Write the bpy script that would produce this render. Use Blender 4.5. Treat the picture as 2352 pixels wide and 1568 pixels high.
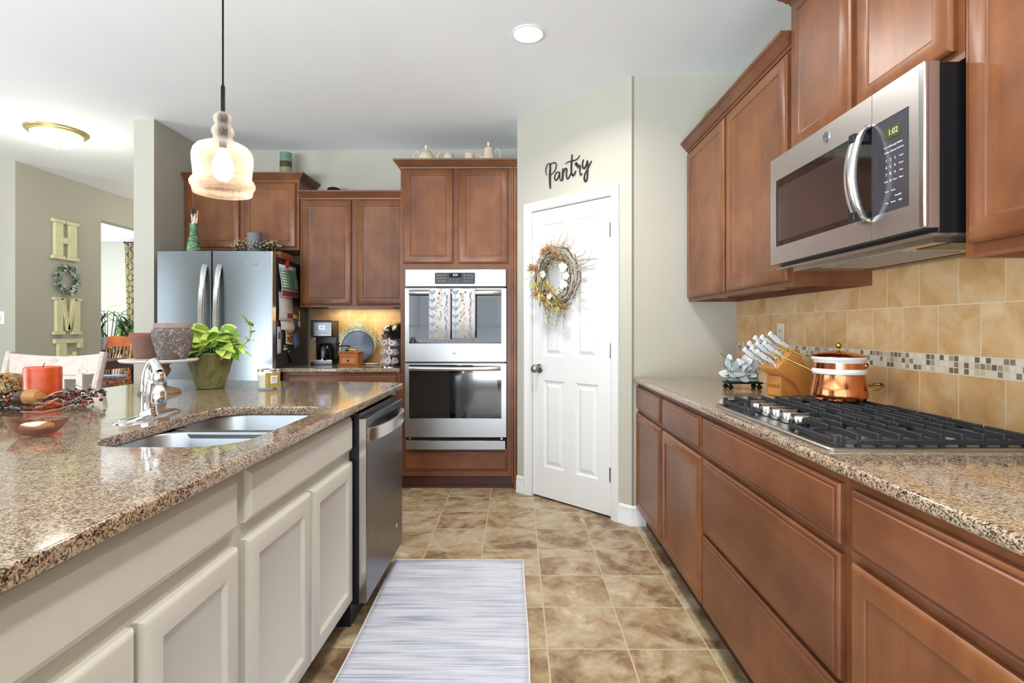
import bpy, bmesh, math, random
from mathutils import Vector, Matrix
PI = math.pi
for o in list(bpy.data.objects): bpy.data.objects.remove(o)
SC = bpy.context.scene
COL = SC.collection
RND = random.Random(7)

# ------------------------------------------------------------------ camera
cam_d = bpy.data.cameras.new('camera'); cam = bpy.data.objects.new('camera', cam_d); COL.objects.link(cam)
cam_d.sensor_width = 36.0; cam_d.lens = 1225/2352*36; cam_d.shift_y = -30/2352
cam_d.clip_start = .05
cam.location = (0, 0, 1.212); cam.rotation_euler = (PI/2, 0, 0.0098)
SC.camera = cam
SC.view_settings.view_transform = 'Standard'; SC.view_settings.look = 'None'
SC.view_settings.exposure = 0.33; SC.view_settings.gamma = 1; SC.view_settings.use_curve_mapping = False

# ------------------------------------------------------------------ world and large lights
w = bpy.data.worlds.new('world'); SC.world = w; w.use_nodes = True
wb = w.node_tree.nodes['Background']; wb.inputs[0].default_value = (.80, .90, 1.0, 1); wb.inputs[1].default_value = 1.6

def area_light(name, loc, rot, sx, sy, power, col, shape='RECTANGLE', spread=PI):
    d = bpy.data.lights.new(name, 'AREA'); d.shape = shape; d.size = sx
    if shape in ('RECTANGLE', 'ELLIPSE'): d.size_y = sy
    d.energy = power; d.color = col; d.spread = spread
    o = bpy.data.objects.new(name, d); o.location = loc; o.rotation_euler = rot; COL.objects.link(o)
    return o
DAY = (.82, .91, 1.0); WARM = (1.0, .86, .68)
# daylight standing in the windows of the wall behind the camera and of the left wall
area_light('daylight', (-2.1, -3.40, 1.25), (PI/2+.25, 0, 0), 4.6, 2.2, 36, DAY)
area_light('daylight', (.70, -3.40, 1.55), (PI/2+.25, 0, 0), .8, 1.3, 4, DAY)
area_light('daylight', (-6.40, 1.0, 1.5), (PI/2+.25, 0, -PI/2), 3.4, 1.5, 26, DAY)
area_light('daylight', (-8.2, 7.6, 1.6), (PI/2, 0, -PI/2), 1.6, 1.6, 110, DAY)
# added lamps outside the windows, aimed up through the glass to brighten the ceiling
area_light('ceiling_fill', (-2.1, -4.9, -.1), (PI-.65, 0, 0), 5.6, 2.2, 1050, (.80, .91, 1.0))
area_light('ceiling_fill', (-7.9, 1.0, .2), (PI-.65, 0, -PI/2), 3.6, 2.0, 400, (.80, .91, 1.0))

# ------------------------------------------------------------------ helpers
def lin(h):
    if isinstance(h, str):
        c = [int(h[i:i+2], 16)/255 for i in (0, 2, 4)]
        return tuple((x/12.92 if x <= .04045 else ((x+.055)/1.055)**2.4) for x in c) + (1,)
    return tuple(h) + (1,)

class NT:
    """small wrapper for building node trees"""
    def __init__(self, name):
        self.m = bpy.data.materials.new(name); self.m.use_nodes = True
        self.t = self.m.node_tree; self.b = self.t.nodes['Principled BSDF']; self.L = self.t.links
    def n(self, kind, **kw):
        x = self.t.nodes.new(kind)
        for k, v in kw.items():
            if k.startswith('i_'):
                key = k[2:]; key = int(key) if key.isdigit() else key
                self.set(x.inputs[key], v)
            else: setattr(x, k, v)
        return x
    def set(self, inp, v):
        if isinstance(v, bpy.types.NodeSocket): self.L.new(v, inp)
        else: inp.default_value = v
    def math(self, op, a, b=0.0, c=0.0):
        x = self.n('ShaderNodeMath', operation=op)
        self.set(x.inputs[0], a); self.set(x.inputs[1], b)
        if op in ('MULTIPLY_ADD', 'COMPARE', 'SMOOTH_MIN', 'WRAP'): self.set(x.inputs[2], c)
        return x.outputs[0]
    def coords(self, scale=(1, 1, 1), rot=(0, 0, 0), kind='Object'):
        tc = self.n('ShaderNodeTexCoord'); mp = self.n('ShaderNodeMapping')
        mp.inputs['Scale'].default_value = scale; mp.inputs['Rotation'].default_value = rot
        self.L.new(tc.outputs[kind], mp.inputs[0]); return mp.outputs[0]
    def noise(self, vec, scale, detail=3, rough=.5, dist=0.0):
        x = self.n('ShaderNodeTexNoise'); self.L.new(vec, x.inputs['Vector'])
        x.inputs['Scale'].default_value = scale; x.inputs['Detail'].default_value = detail
        x.inputs['Roughness'].default_value = rough; x.inputs['Distortion'].default_value = dist
        return x.outputs['Fac']
    def ramp(self, fac, stops, interp='LINEAR'):
        x = self.n('ShaderNodeValToRGB'); self.L.new(fac, x.inputs[0]); cr = x.color_ramp; cr.interpolation = interp
        while len(cr.elements) < len(stops): cr.elements.new(.5)
        for e, (p, c) in zip(cr.elements, stops): e.position = p; e.color = lin(c)
        return x.outputs[0]
    def mix(self, fac, a, b, mode='MIX'):
        x = self.n('ShaderNodeMix', data_type='RGBA', blend_type=mode)
        self.set(x.inputs[0], fac); self.set(x.inputs[6], a); self.set(x.inputs[7], b); return x.outputs[2]
    def bump(self, h, strength=.3, dist=.002):
        x = self.n('ShaderNodeBump'); x.inputs['Strength'].default_value = strength; x.inputs['Distance'].default_value = dist
        self.L.new(h, x.inputs['Height']); self.L.new(x.outputs[0], self.b.inputs['Normal'])
    def P(self, **kw):
        names = dict(col='Base Color', rough='Roughness', metal='Metallic', spec='Specular IOR Level', coat='Coat Weight',
                     coatr='Coat Roughness', trans='Transmission Weight', ior='IOR', emis='Emission Color', es='Emission Strength',
                     alpha='Alpha', sheen='Sheen Weight', aniso='Anisotropic', sss='Subsurface Weight')
        for k, v in kw.items(): self.set(self.b.inputs[names[k]], v)
        return self.m

def simple(name, col, rough=.5, metal=0.0, var=.08, vs=6.0, bump=0.0, bs=60.0, **kw):
    t = NT(name); v = t.coords(); c = lin(col)
    if var:
        f = t.noise(v, vs, 3)
        lo = tuple(max(0, x*(1-var)) for x in c[:3]); hi = tuple(min(1, x*(1+var)) for x in c[:3])
        t.P(col=t.ramp(f, [(.3, lo), (.7, hi)]))
    else: t.P(col=c)
    t.P(rough=rough, metal=metal, **kw)
    if bump: t.bump(t.noise(v, bs, 3), bump, .002)
    return t.m

def emit(name, col, s):
    t = NT(name); t.P(col=(0, 0, 0, 1), emis=lin(col), es=s, rough=.6); return t.m

M = {}
M['wall'] = simple('wall_paint', 'b7b3a5', .75, var=.02, vs=2, bump=.08, bs=220)
M['ceiling'] = simple('ceiling_paint', 'f0f3f6', .85, var=.015, vs=2, bump=.25, bs=26)
M['white'] = simple('white_trim_paint', 'e3e3e2', .35, var=.01)
M['cream'] = simple('cream_cabinet_paint', 'c6c3b9', .42, var=.025, vs=2.5)
M['creamdk'] = simple('cream_frame_paint', 'bfbcb0', .5, var=.02)

def wood(name, c0, c1, c2, rough=.35, horiz=False, axis='z', coat=.10):
    t = NT(name)
    sc = {'z': (9, 9, .7), 'x': (.7, 9, 9)}[axis]
    v = t.coords(sc); f = t.noise(v, 2.2, 5, .6, .6)
    g = t.noise(t.coords(), 3.1, 4, .6, .4)
    f2 = t.math('ADD', t.math('MULTIPLY', f, .30), t.math('MULTIPLY', g, .70))
    t.P(col=t.ramp(f2, [(.36, c0), (.5, c1), (.64, c2)]), rough=rough, coat=coat, coatr=.25, spec=.34)
    t.bump(f, .03, .001); return t.m
M['wood'] = wood('maple_stained_brown', '633a1f', '784828', '895732')
M['woodx'] = wood('maple_stained_brown_horizontal', '5a331d', '6d4026', '7e4e31', axis='x')
M['woodframe'] = wood('maple_frame', '62371f', '724429', '804f31')
M['woodglaze'] = simple('dark_glaze_line', '5a301c', .4, var=.1)
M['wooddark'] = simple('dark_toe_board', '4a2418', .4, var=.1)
M['boxwood'] = wood('light_block_wood', 'b9793c', 'c88a48', 'd59a58', axis='z', coat=.1)
M['grinderwood'] = wood('grinder_wood', 'a0562a', 'b46c38', 'c07c44', axis='x')
M['traywood'] = wood('tray_wood', '7c4426', '8f5430', '9c603a', axis='x')
M['orangewood'] = wood('orange_chair_wood', 'a84a12', 'cc6218', 'dc7626')
M['darkred'] = simple('dark_cherry_wood', '4a1c12', .25, var=.15)
M['whitewash'] = None

def granite():
    t = NT('granite_speckled'); v = t.coords()
    vo = t.n('ShaderNodeTexVoronoi', feature='F1'); vo.inputs['Scale'].default_value = 330
    wv = t.noise(v, 40, 3)
    add = t.n('ShaderNodeVectorMath', operation='MULTIPLY_ADD'); add.inputs[1].default_value = (1, 1, 1)
    t.L.new(v, add.inputs[0])
    cb = t.n('ShaderNodeTexNoise'); t.L.new(v, cb.inputs['Vector']); cb.inputs['Scale'].default_value = 120
    sc = t.n('ShaderNodeVectorMath', operation='SCALE'); t.L.new(cb.outputs['Color'], sc.inputs[0]); sc.inputs[3].default_value = .006
    t.L.new(sc.outputs[0], add.inputs[2]); t.L.new(add.outputs[0], vo.inputs['Vector'])
    sep = t.n('ShaderNodeSeparateColor'); t.L.new(vo.outputs['Color'], sep.inputs[0])
    big = t.noise(v, 9, 4, .6, 1.0)
    med = t.noise(v, 60, 4, .65)
    k = t.math('ADD', t.math('MULTIPLY', sep.outputs[0], .56), t.math('MULTIPLY', med, .56))
    k = t.math('ADD', k, t.math('MULTIPLY', t.math('SUBTRACT', big, .5), .35))
    c = t.ramp(k, [(.29, '2d2723'), (.40, '5f5047'), (.50, '8d786a'), (.60, 'ae9682'), (.72, 'c4b29a'), (.86, 'b4ae9f')])
    tint = t.ramp(t.noise(v, 3.2, 3), [(.35, 'e0cabb'), (.65, 'e2dcc0')])
    c = t.mix(.5, c, t.mix(1.0, c, tint, 'MULTIPLY'))
    t.P(col=c, rough=.09, spec=.55, coat=.35, coatr=.04)
    t.bump(t.noise(v, 300, 2), .02, .0005); return t.m
M['granite'] = granite()

def steel(name, col, rough=.28, axis='x', aniso=0.0):
    t = NT(name); sc = {'x': (1, 90, 90), 'z': (60, 60, .6)}[axis]
    f = t.noise(t.coords(sc), 6, 4)
    c = lin(col); lo = tuple(x*.97 for x in c[:3]); hi = tuple(min(1, x*1.03) for x in c[:3])
    t.P(col=t.ramp(f, [(.3, lo), (.7, hi)]), metal=1.0, aniso=aniso)
    t.P(rough=t.math('MULTIPLY_ADD', f, .03, rough-.015)); return t.m
M['steel'] = steel('brushed_stainless', 'a9a8a6', .34)
M['mwsteel'] = steel('microwave_stainless', 'cbc6c3', .33)
M['fridgesteel'] = steel('fridge_stainless', '7c8184', .24, 'z')
M['slate'] = steel('dark_stainless', '77777b', .27, 'x')
M['sinksteel'] = steel('sink_steel', 'a4a8ad', .34)
M['handle'] = simple('satin_handle_metal', 'd2d1ce', .2, 1.0, var=.02)
M['chrome'] = simple('chrome', 'e2e4e6', .05, 1.0, var=0)
M['nickel'] = simple('satin_nickel', '9c9892', .28, 1.0, var=.03)
M['copper'] = simple('polished_copper', 'd98a5c', .12, 1.0, var=.06, vs=8)
M['brass'] = simple('aged_brass', 'b0914c', .25, 1.0, var=.15, vs=30)
M['bronze'] = simple('dark_bronze', '2a2624', .4, .8, var=.1)
M['iron'] = simple('cast_iron_black', '23252b', .55, 0, var=.15, vs=40, bump=.2, bs=400)
M['black'] = simple('black_plastic', '15161a', .3, var=.1)
M['blackmatt'] = simple('matte_black', '141312', .6, var=.05)
M['darkgap'] = simple('dark_gap', '0c0b0b', .8, var=0)
M['greyplastic'] = simple('grey_plastic', '4a4c50', .4, var=.05)
M['fridgeside'] = simple('fridge_side_panel', '3f4145', .42, .3, var=.05)
M['filter'] = simple('grease_filter', 'a9aaac', .5, .8, var=.35, vs=260)
M['glassblk'] = simple('black_oven_glass', '08090a', .04, var=0, spec=.9, coat=.6)
M['mwglass'] = simple('tinted_microwave_glass', '1d1a1b', .06, var=0, spec=.8, coat=.5)
M['mwscreen'] = simple('microwave_window_mesh', '3a2f2c', .12, var=.05, spec=.7, coat=.4)
M['mwpanel'] = simple('microwave_control_glass', '3d3b42', .12, var=.03, spec=.6)
M['lcdgreen'] = simple('display_green', '39401a', .3, var=0)
M['digit'] = emit('display_digits', 'dfe8b0', 1.2)
M['digitw'] = emit('display_digits_white', 'e8eef0', 1.5)
M['lcdblue'] = emit('blue_backlit_screen', '7aa4ff', 1.3)
M['print'] = simple('white_printing', 'c8c8cc', .6, var=0)
M['printdk'] = simple('burnt_brand_marking', '5a3418', .7, var=0)
M['paper'] = simple('paper', 'dedbe0', .8, var=.03)
M['greenpaper'] = simple('green_flyer', '4d8a6c', .7, var=.08)
M['redpaper'] = simple('dark_red_print', '7e2436', .7, var=.1)
M['magred'] = simple('red_magnet', 'b01c1c', .4, var=0)
M['photo'] = NT('snapshot'); _t = M['photo']; _v = _t.coords((1, 1, 1))
_t.P(col=_t.ramp(_t.noise(_v, 55, 3), [(.35, '2a1710'), (.5, '8c4a2c'), (.62, 'd9c09a')]), rough=.2); M['photo'] = _t.m
M['bluefilm'] = simple('blue_card', '5a76a8', .4, var=.1)
M['knifehandle'] = simple('pearl_white_handle', 'd9dedd', .25, var=.04, vs=40)
M['enamel'] = simple('white_porcelain', 'e2e2e0', .12, var=.02, coat=.4)
M['creamware'] = simple('cream_stoneware', 'd6c7ac', .25, var=.05, vs=20)
M['terra'] = simple('terracotta', '7d5a4c', .7, var=.12, vs=18, bump=.15, bs=120)
M['terra_rim'] = simple('terracotta_rim', '96584e', .7, var=.1)
M['potgreen'] = NT('green_glaze_pot'); _t = M['potgreen']; _v = _t.coords((1, 1, .6))
_t.P(col=_t.ramp(_t.noise(_v, 14, 4, .6, 1.5), [(.32, '3f4a26'), (.48, '6c6a3c'), (.6, '7d7a50'), (.72, '6a4a34')]), rough=.38, coat=.2); M['potgreen'] = _t.m
M['potstone'] = NT('carved_stone_pot'); _t = M['potstone']; _v = _t.coords()
_n1 = _t.noise(_v, 30, 1, .5, 2.5); _n2 = _t.noise(_v, 75, 2, .5, 1.5)
_r1 = _t.math('ABSOLUTE', _t.math('SUBTRACT', _n1, .5)); _r2 = _t.math('ABSOLUTE', _t.math('SUBTRACT', _n2, .5))
_h = _t.math('SUBTRACT', 1.0, _t.math('ADD', _t.math('MINIMUM', _t.math('MULTIPLY', _r1, 9.0), 1.0), _t.math('MULTIPLY', _r2, 2.0)))
_t.P(col=_t.ramp(_h, [(.0, '6d605c'), (.4, '8b7d78'), (.85, 'b5aaa9')]), rough=.85); _t.bump(_h, 1.0, .004); M['potstone'] = _t.m
M['potrim'] = simple('pot_rim_stone', '96817a', .85, var=.15, vs=30, bump=.4, bs=90)
M['soil'] = simple('soil', '2e2218', .95, var=.3, vs=60)
M['marble'] = simple('white_marble', 'e6e3df', .25, var=.04, vs=10)
M['pedestal'] = wood('weathered_pedestal_wood', '6e5a44', '8b755a', 'a08a6c', axis='z', coat=0)
M['redcandle'] = simple('orange_red_wax', 'c84a16', .28, var=.22, vs=26, coat=.3)
M['redwaxtop'] = simple('orange_wax_top', 'd8603a', .5, var=.1)
M['wick'] = simple('burnt_wick', '1c1814', .9, var=0)
M['greycandle'] = simple('grey_wax', '6c7076', .6, var=.08, vs=30)
M['creamwax'] = simple('cream_wax', 'ece6cc', .5, var=.02)
M['yellowlabel'] = simple('yellow_label', 'a8923a', .5, var=.25, vs=60)
M['soap'] = simple('ivory_soap', 'eee2be', .45, var=.03, sss=.1)
M['twig'] = simple('dark_twig', '3a2a22', .8, var=.3, vs=60)
M['twiglight'] = simple('pale_twig', 'b8ab98', .8, var=.2, vs=60)
M['straw'] = simple('straw_twig', 'a89668', .8, var=.3, vs=60)
M['berryred'] = simple('dark_red_berry', '8c1420', .2, var=.15, coat=.4)
M['berrydark'] = simple('black_berry', '2a1218', .3, var=.1)
M['rattan'] = simple('gold_rattan', 'a8864c', .35, .5, var=.25, vs=40)
M['cone'] = simple('dark_acorn_scales', '4a2a20', .4, var=.35, vs=90)
M['conelight'] = simple('tan_acorn_cap', 'b07a48', .45, var=.2, vs=40)
M['leaf'] = simple('leaf_green', '74a23e', .4, var=.3, vs=14)
M['leaflime'] = simple('leaf_lime', 'c4dc6c', .4, var=.18, vs=14)
M['leafdark'] = simple('leaf_dark', '22401e', .4, var=.25, vs=14)
M['leafsage'] = simple('leaf_sage', '6f8a66', .55, var=.2, vs=14)
M['leafpale'] = simple('leaf_pale', 'c2c8cc', .6, var=.1, vs=14)
M['leafmint'] = simple('leaf_mint', '8aa69c', .6, var=.15, vs=14)
M['driedorange'] = simple('dried_orange_petal', 'b98d63', .8, var=.25, vs=30)
M['driedyellow'] = simple('dried_yellow_flower', 'c9b646', .8, var=.2, vs=30)
M['cotton'] = simple('cotton', 'dcd8d4', .95, var=.05)
M['beadcream'] = simple('cream_bead_berry', 'd2ccb0', .5, var=.1)
M['letter'] = simple('pale_yellow_painted_letter', 'ded8ae', .55, var=.06, vs=12)
M['vase'] = NT('green_swirl_glaze'); _t = M['vase']; _v = _t.coords((1, 1, 1))
_t.P(col=_t.ramp(_t.noise(_t.coords((1, 1, 3.5)), 16, 4, .5, 2.0), [(.35, '274034'), (.5, '4d7a5c'), (.62, '8aa874')]), rough=.15, coat=.4); M['vase'] = _t.m
M['jargreen'] = simple('green_jar_glaze', '6d8c7c', .2, var=.1)
M['jarolive'] = simple('olive_jar_glaze', '8a8a64', .25, var=.1)
M['jarband'] = simple('dark_jar_band', '4a3a22', .3, var=.4, vs=90)
M['blueplate'] = simple('slate_blue_plate', '5f6d8c', .22, var=.04, coat=.3)
M['navy'] = simple('navy_rim', '1c2030', .3, var=0)
M['patplate'] = NT('patterned_rim'); _t = M['patplate']; _v = _t.coords()
_t.P(col=_t.ramp(_t.noise(_v, 120, 3, .6), [(.4, '86997a'), (.5, 'cfcfa8'), (.62, 'e0dcc0')]), rough=.2, coat=.3); M['patplate'] = _t.m
M['foil'] = simple('pod_foil', 'cfc4c8', .35, .2, var=.25, vs=120)
M['podlabel'] = simple('dusty_pink_label', 'a98088', .5, var=.3, vs=200)
M['podcup'] = simple('white_pod_cup', 'd0d0da', .4, var=.03)
M['silver'] = simple('silver_plastic', 'bfb9ac', .2, .9, var=.05)
M['cloth'] = simple('white_towel_cloth', 'd9d3d8', .9, var=.03, bump=.2, bs=500)
M['tw_teal'] = simple('towel_teal_print', '86a3aa', .9, var=.2, vs=80)
M['tw_olive'] = simple('towel_olive_print', 'b0b07c', .9, var=.2, vs=80)
M['tw_grey'] = simple('towel_grey_print', '8a8d9e', .9, var=.2, vs=80)
M['curtain'] = None
M['cushion'] = simple('blue_white_cushion', 'a8b8c8', .9, var=.4, vs=40)
M['bulb'] = emit('glowing_bulb', 'ffe6c0', 26)
M['domeglow'] = emit('lit_frosted_glass', 'fff4e2', 2.2)
M['canglow'] = emit('lit_downlight_lens', 'ffffff', 7)
M['agedgold'] = simple('aged_gold_trim', 'a89a68', .4, .5, var=.1)
M['outletwhite'] = simple('outlet_plastic', 'e4dccb', .4, var=0)
M['script'] = simple('black_metal_script', '171514', .5, .2, var=0)

t = NT('seeded_glass'); v = t.coords(); sp = t.n('ShaderNodeTexVoronoi'); t.L.new(v, sp.inputs['Vector']); sp.inputs['Scale'].default_value = 120
t.P(col=(1.0, .93, .84, 1), rough=.04, trans=1.0, ior=1.25, spec=.5)
t.bump(t.math('ADD', t.math('MULTIPLY', sp.outputs['Distance'], 1.0), t.noise(v, 60, 3)), .5, .003)
gl = t.m
# thin glass: mix of transparent and glossy so the lamp lights through it
mix = t.n('ShaderNodeMixShader'); tr = t.n('ShaderNodeBsdfTransparent'); tr.inputs[0].default_value = (.99, .95, .90, 1)
gls = t.n('ShaderNodeBsdfPrincipled'); gls.inputs['Base Color'].default_value = (.97, .90, .83, 1); gls.inputs['Roughness'].default_value = .15
gls.inputs['Specular IOR Level'].default_value = .8
lw = t.n('ShaderNodeLayerWeight'); lw.inputs[0].default_value = .35
seeds = t.ramp(sp.outputs['Distance'], [(.10, (1, 1, 1)), (.22, (0, 0, 0))])
fac = t.math('MINIMUM', t.math('ADD', t.math('MULTIPLY_ADD', lw.outputs['Facing'], .42, .03), t.math('MULTIPLY', seeds, .30)), .85)
t.L.new(fac, mix.inputs[0]); t.L.new(tr.outputs[0], mix.inputs[1]); t.L.new(gls.outputs[0], mix.inputs[2])
out = [n for n in t.t.nodes if n.type == 'OUTPUT_MATERIAL'][0]; t.L.new(mix.outputs[0], out.inputs[0])
M['seedglass'] = gl
t = NT('clear_jar_glass'); mix = t.n('ShaderNodeMixShader'); tr = t.n('ShaderNodeBsdfTransparent'); lw = t.n('ShaderNodeLayerWeight'); lw.inputs[0].default_value = .3
t.P(col=(.9, .92, .92, 1), rough=.03, spec=.8)
t.L.new(t.math('MULTIPLY_ADD', lw.outputs['Facing'], .5, .08), mix.inputs[0]); t.L.new(tr.outputs[0], mix.inputs[1]); t.L.new(t.b.outputs[0], mix.inputs[2])
out = [n for n in t.t.nodes if n.type == 'OUTPUT_MATERIAL'][0]; t.L.new(mix.outputs[0], out.inputs[0]); M['jarglass'] = t.m
t = NT('amber_dish_glass'); mix = t.n('ShaderNodeMixShader'); tr = t.n('ShaderNodeBsdfTransparent'); tr.inputs[0].default_value = (.80, .60, .50, 1)
t.P(col=(.35, .20, .15, 1), rough=.05, spec=.9); t.L.new(t.n('ShaderNodeLayerWeight').outputs['Facing'], mix.inputs[0])
t.L.new(tr.outputs[0], mix.inputs[1]); t.L.new(t.b.outputs[0], mix.inputs[2])
out = [n for n in t.t.nodes if n.type == 'OUTPUT_MATERIAL'][0]; t.L.new(mix.outputs[0], out.inputs[0]); M['amberglass'] = t.m

def cell(t, u, vv, W, Hh, u0, v0, half=False, grout=.004):
    """tile grid: returns (random per tile, grout mask)"""
    b = t.math('DIVIDE', t.math('SUBTRACT', vv, v0), Hh); row = t.math('FLOOR', b)
    a = t.math('DIVIDE', t.math('SUBTRACT', u, u0), W)
    if half: a = t.math('ADD', a, t.math('MULTIPLY', t.math('MODULO', t.math('ADD', row, 100), 2.0), .5))
    colm = t.math('FLOOR', a); fu = t.math('FRACT', a); fv = t.math('FRACT', b)
    du = t.math('MULTIPLY', t.math('MINIMUM', fu, t.math('SUBTRACT', 1.0, fu)), W)
    dv = t.math('MULTIPLY', t.math('MINIMUM', fv, t.math('SUBTRACT', 1.0, fv)), Hh)
    g = t.math('LESS_THAN', t.math('MINIMUM', du, dv), grout/2)
    cx = t.n('ShaderNodeCombineXYZ'); t.L.new(colm, cx.inputs[0]); t.L.new(row, cx.inputs[1])
    wn = t.n('ShaderNodeTexWhiteNoise', noise_dimensions='3D'); t.L.new(cx.outputs[0], wn.inputs['Vector'])
    return wn, g
def sepxyz(t, v):
    s = t.n('ShaderNodeSeparateXYZ'); t.L.new(v, s.inputs[0]); return s.outputs

t = NT('stone_look_floor_tile'); v = t.coords(); X, Y, Z = sepxyz(t, v)
wn, g = cell(t, X, Y, .305, .3015, .114, 2.02, grout=.0055)
sc = t.n('ShaderNodeVectorMath', operation='MULTIPLY_ADD'); t.L.new(wn.outputs['Color'], sc.inputs[0]); sc.inputs[1].default_value = (7, 7, 7); t.L.new(v, sc.inputs[2])
n1 = t.noise(sc.outputs[0], 3.6, 8, .62, 1.2); n2 = t.noise(sc.outputs[0], 11, 6, .68, .8)
f = t.math('ADD', t.math('MULTIPLY', n1, .62), t.math('MULTIPLY', n2, .38))
f = t.math('ADD', f, t.math('MULTIPLY_ADD', wn.outputs['Value'], .07, -.035))
c = t.ramp(f, [(.36, '6a5440'), (.43, '8b7257'), (.48, 'a38b6b'), (.53, 'ad9b7d'), (.58, 'b7a98f'), (.66, 'cdc2a9')])
or_ = t.noise(sc.outputs[0], 2.1, 4, .6, 1.0)
c = t.mix(t.ramp(or_, [(.5, (0, 0, 0)), (.7, (.5, .5, .5))]), c, t.mix(1.0, c, (.90, .72, .50, 1), 'MULTIPLY'))
c = t.mix(g, c, lin('c0b292'))
t.P(col=c, rough=t.math('MULTIPLY_ADD', g, .4, .36), spec=.4)
t.bump(t.math('SUBTRACT', t.math('MULTIPLY', f, .4), g), .35, .002); M['floor'] = t.m

t = NT('tumbled_backsplash_tile'); v = t.coords(); X, Y, Z = sepxyz(t, v)
U = t.math('ADD', X, Y)
top = t.math('GREATER_THAN', Z, 1.1005)
wn, g = cell(t, U, t.math('ADD', Z, t.math('MULTIPLY', top, -.0575)), .1575, .157, .0, .914, half=True, grout=.0035)
sc = t.n('ShaderNodeVectorMath', operation='MULTIPLY_ADD'); t.L.new(wn.outputs['Color'], sc.inputs[0]); sc.inputs[1].default_value = (5, 5, 5); t.L.new(v, sc.inputs[2])
n1 = t.noise(sc.outputs[0], 7, 6, .6, .6); n2 = t.noise(sc.outputs[0], 38, 5, .7, 1.5)
c = t.ramp(n1, [(.3, 'c2955c'), (.45, 'd3a873'), (.58, 'ddb98a'), (.75, 'e4cba6')])
pit = t.ramp(n2, [(.30, (1, 1, 1)), (.37, (0, 0, 0))])
c = t.mix(t.math('MULTIPLY', pit, .45), c, lin('8c6a44')); c = t.mix(t.math('MULTIPLY', wn.outputs['Value'], .25), c, lin('c89a62'))
c = t.mix(g, c, lin('dccdae'))
# mosaic band of small squares
wm, gm = cell(t, U, Z, .0187, .0187, 0, 1.0725, grout=.0028)
mc = t.ramp(wm.outputs['Value'], [(0, '6f6052'), (.16, '8a7a68'), (.30, 'a39680'), (.42, 'c9b795'), (.55, 'd8cbb4'), (.75, 'e0d6c4')], 'CONSTANT')
mc = t.mix(gm, mc, lin('d8cbb0'))
band = t.math('MULTIPLY', t.math('GREATER_THAN', Z, 1.0715), t.math('LESS_THAN', Z, 1.1290))
c = t.mix(band, c, mc); gg = t.math('ADD', t.math('MULTIPLY', band, gm), t.math('MULTIPLY', t.math('SUBTRACT', 1.0, band), g))
t.P(col=c, rough=t.math('MULTIPLY_ADD', gg, .4, .33), spec=.45)
t.bump(t.math('SUBTRACT', t.math('MULTIPLY', pit, -.2), gg), .4, .0015); M['splash'] = t.m

t = NT('woven_grey_white_rug'); v = t.coords((1.2, 60, 1)); f = t.noise(v, 2.2, 5, .6); f2 = t.noise(t.coords((2.5, 14, 1)), 1.2, 3)
k = t.math('ADD', t.math('MULTIPLY', f, .65), t.math('MULTIPLY', f2, .35))
c = t.ramp(k, [(.35, '8f96a6'), (.44, 'b4b9c8'), (.51, 'ccd0dd'), (.62, 'd8dbe6')])
wv = t.n('ShaderNodeTexWave'); t.L.new(t.coords(), wv.inputs['Vector']); wv.inputs['Scale'].default_value = 55; wv.bands_direction = 'Y'
t.P(col=c, rough=.95, sheen=.1); t.bump(wv.outputs['Fac'], .5, .002); M['rug'] = t.m

t = NT('distressed_whitewash'); f = t.noise(t.coords((3, 3, 3)), 9, 6, .75, .5)
t.P(col=t.ramp(f, [(.30, '7c6a5c'), (.36, 'bfada1'), (.5, 'cfbfb3'), (.8, 'd6c8bd')]), rough=.55); M['whitewash'] = t.m

t = NT('trellis_curtain'); v = t.coords(); X, Y, Z = sepxyz(t, v)
u = t.math('MULTIPLY', X, 2*PI/.11); zz = t.math('MULTIPLY', Z, 2*PI/.20)
k = t.math('ABSOLUTE', t.math('ADD', t.math('COSINE', u), t.math('COSINE', zz)))
t.P(col=t.mix(t.math('LESS_THAN', k, .40), lin('cfc09a'), lin('7f7a68')), rough=.9); M['curtain'] = t.m

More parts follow.
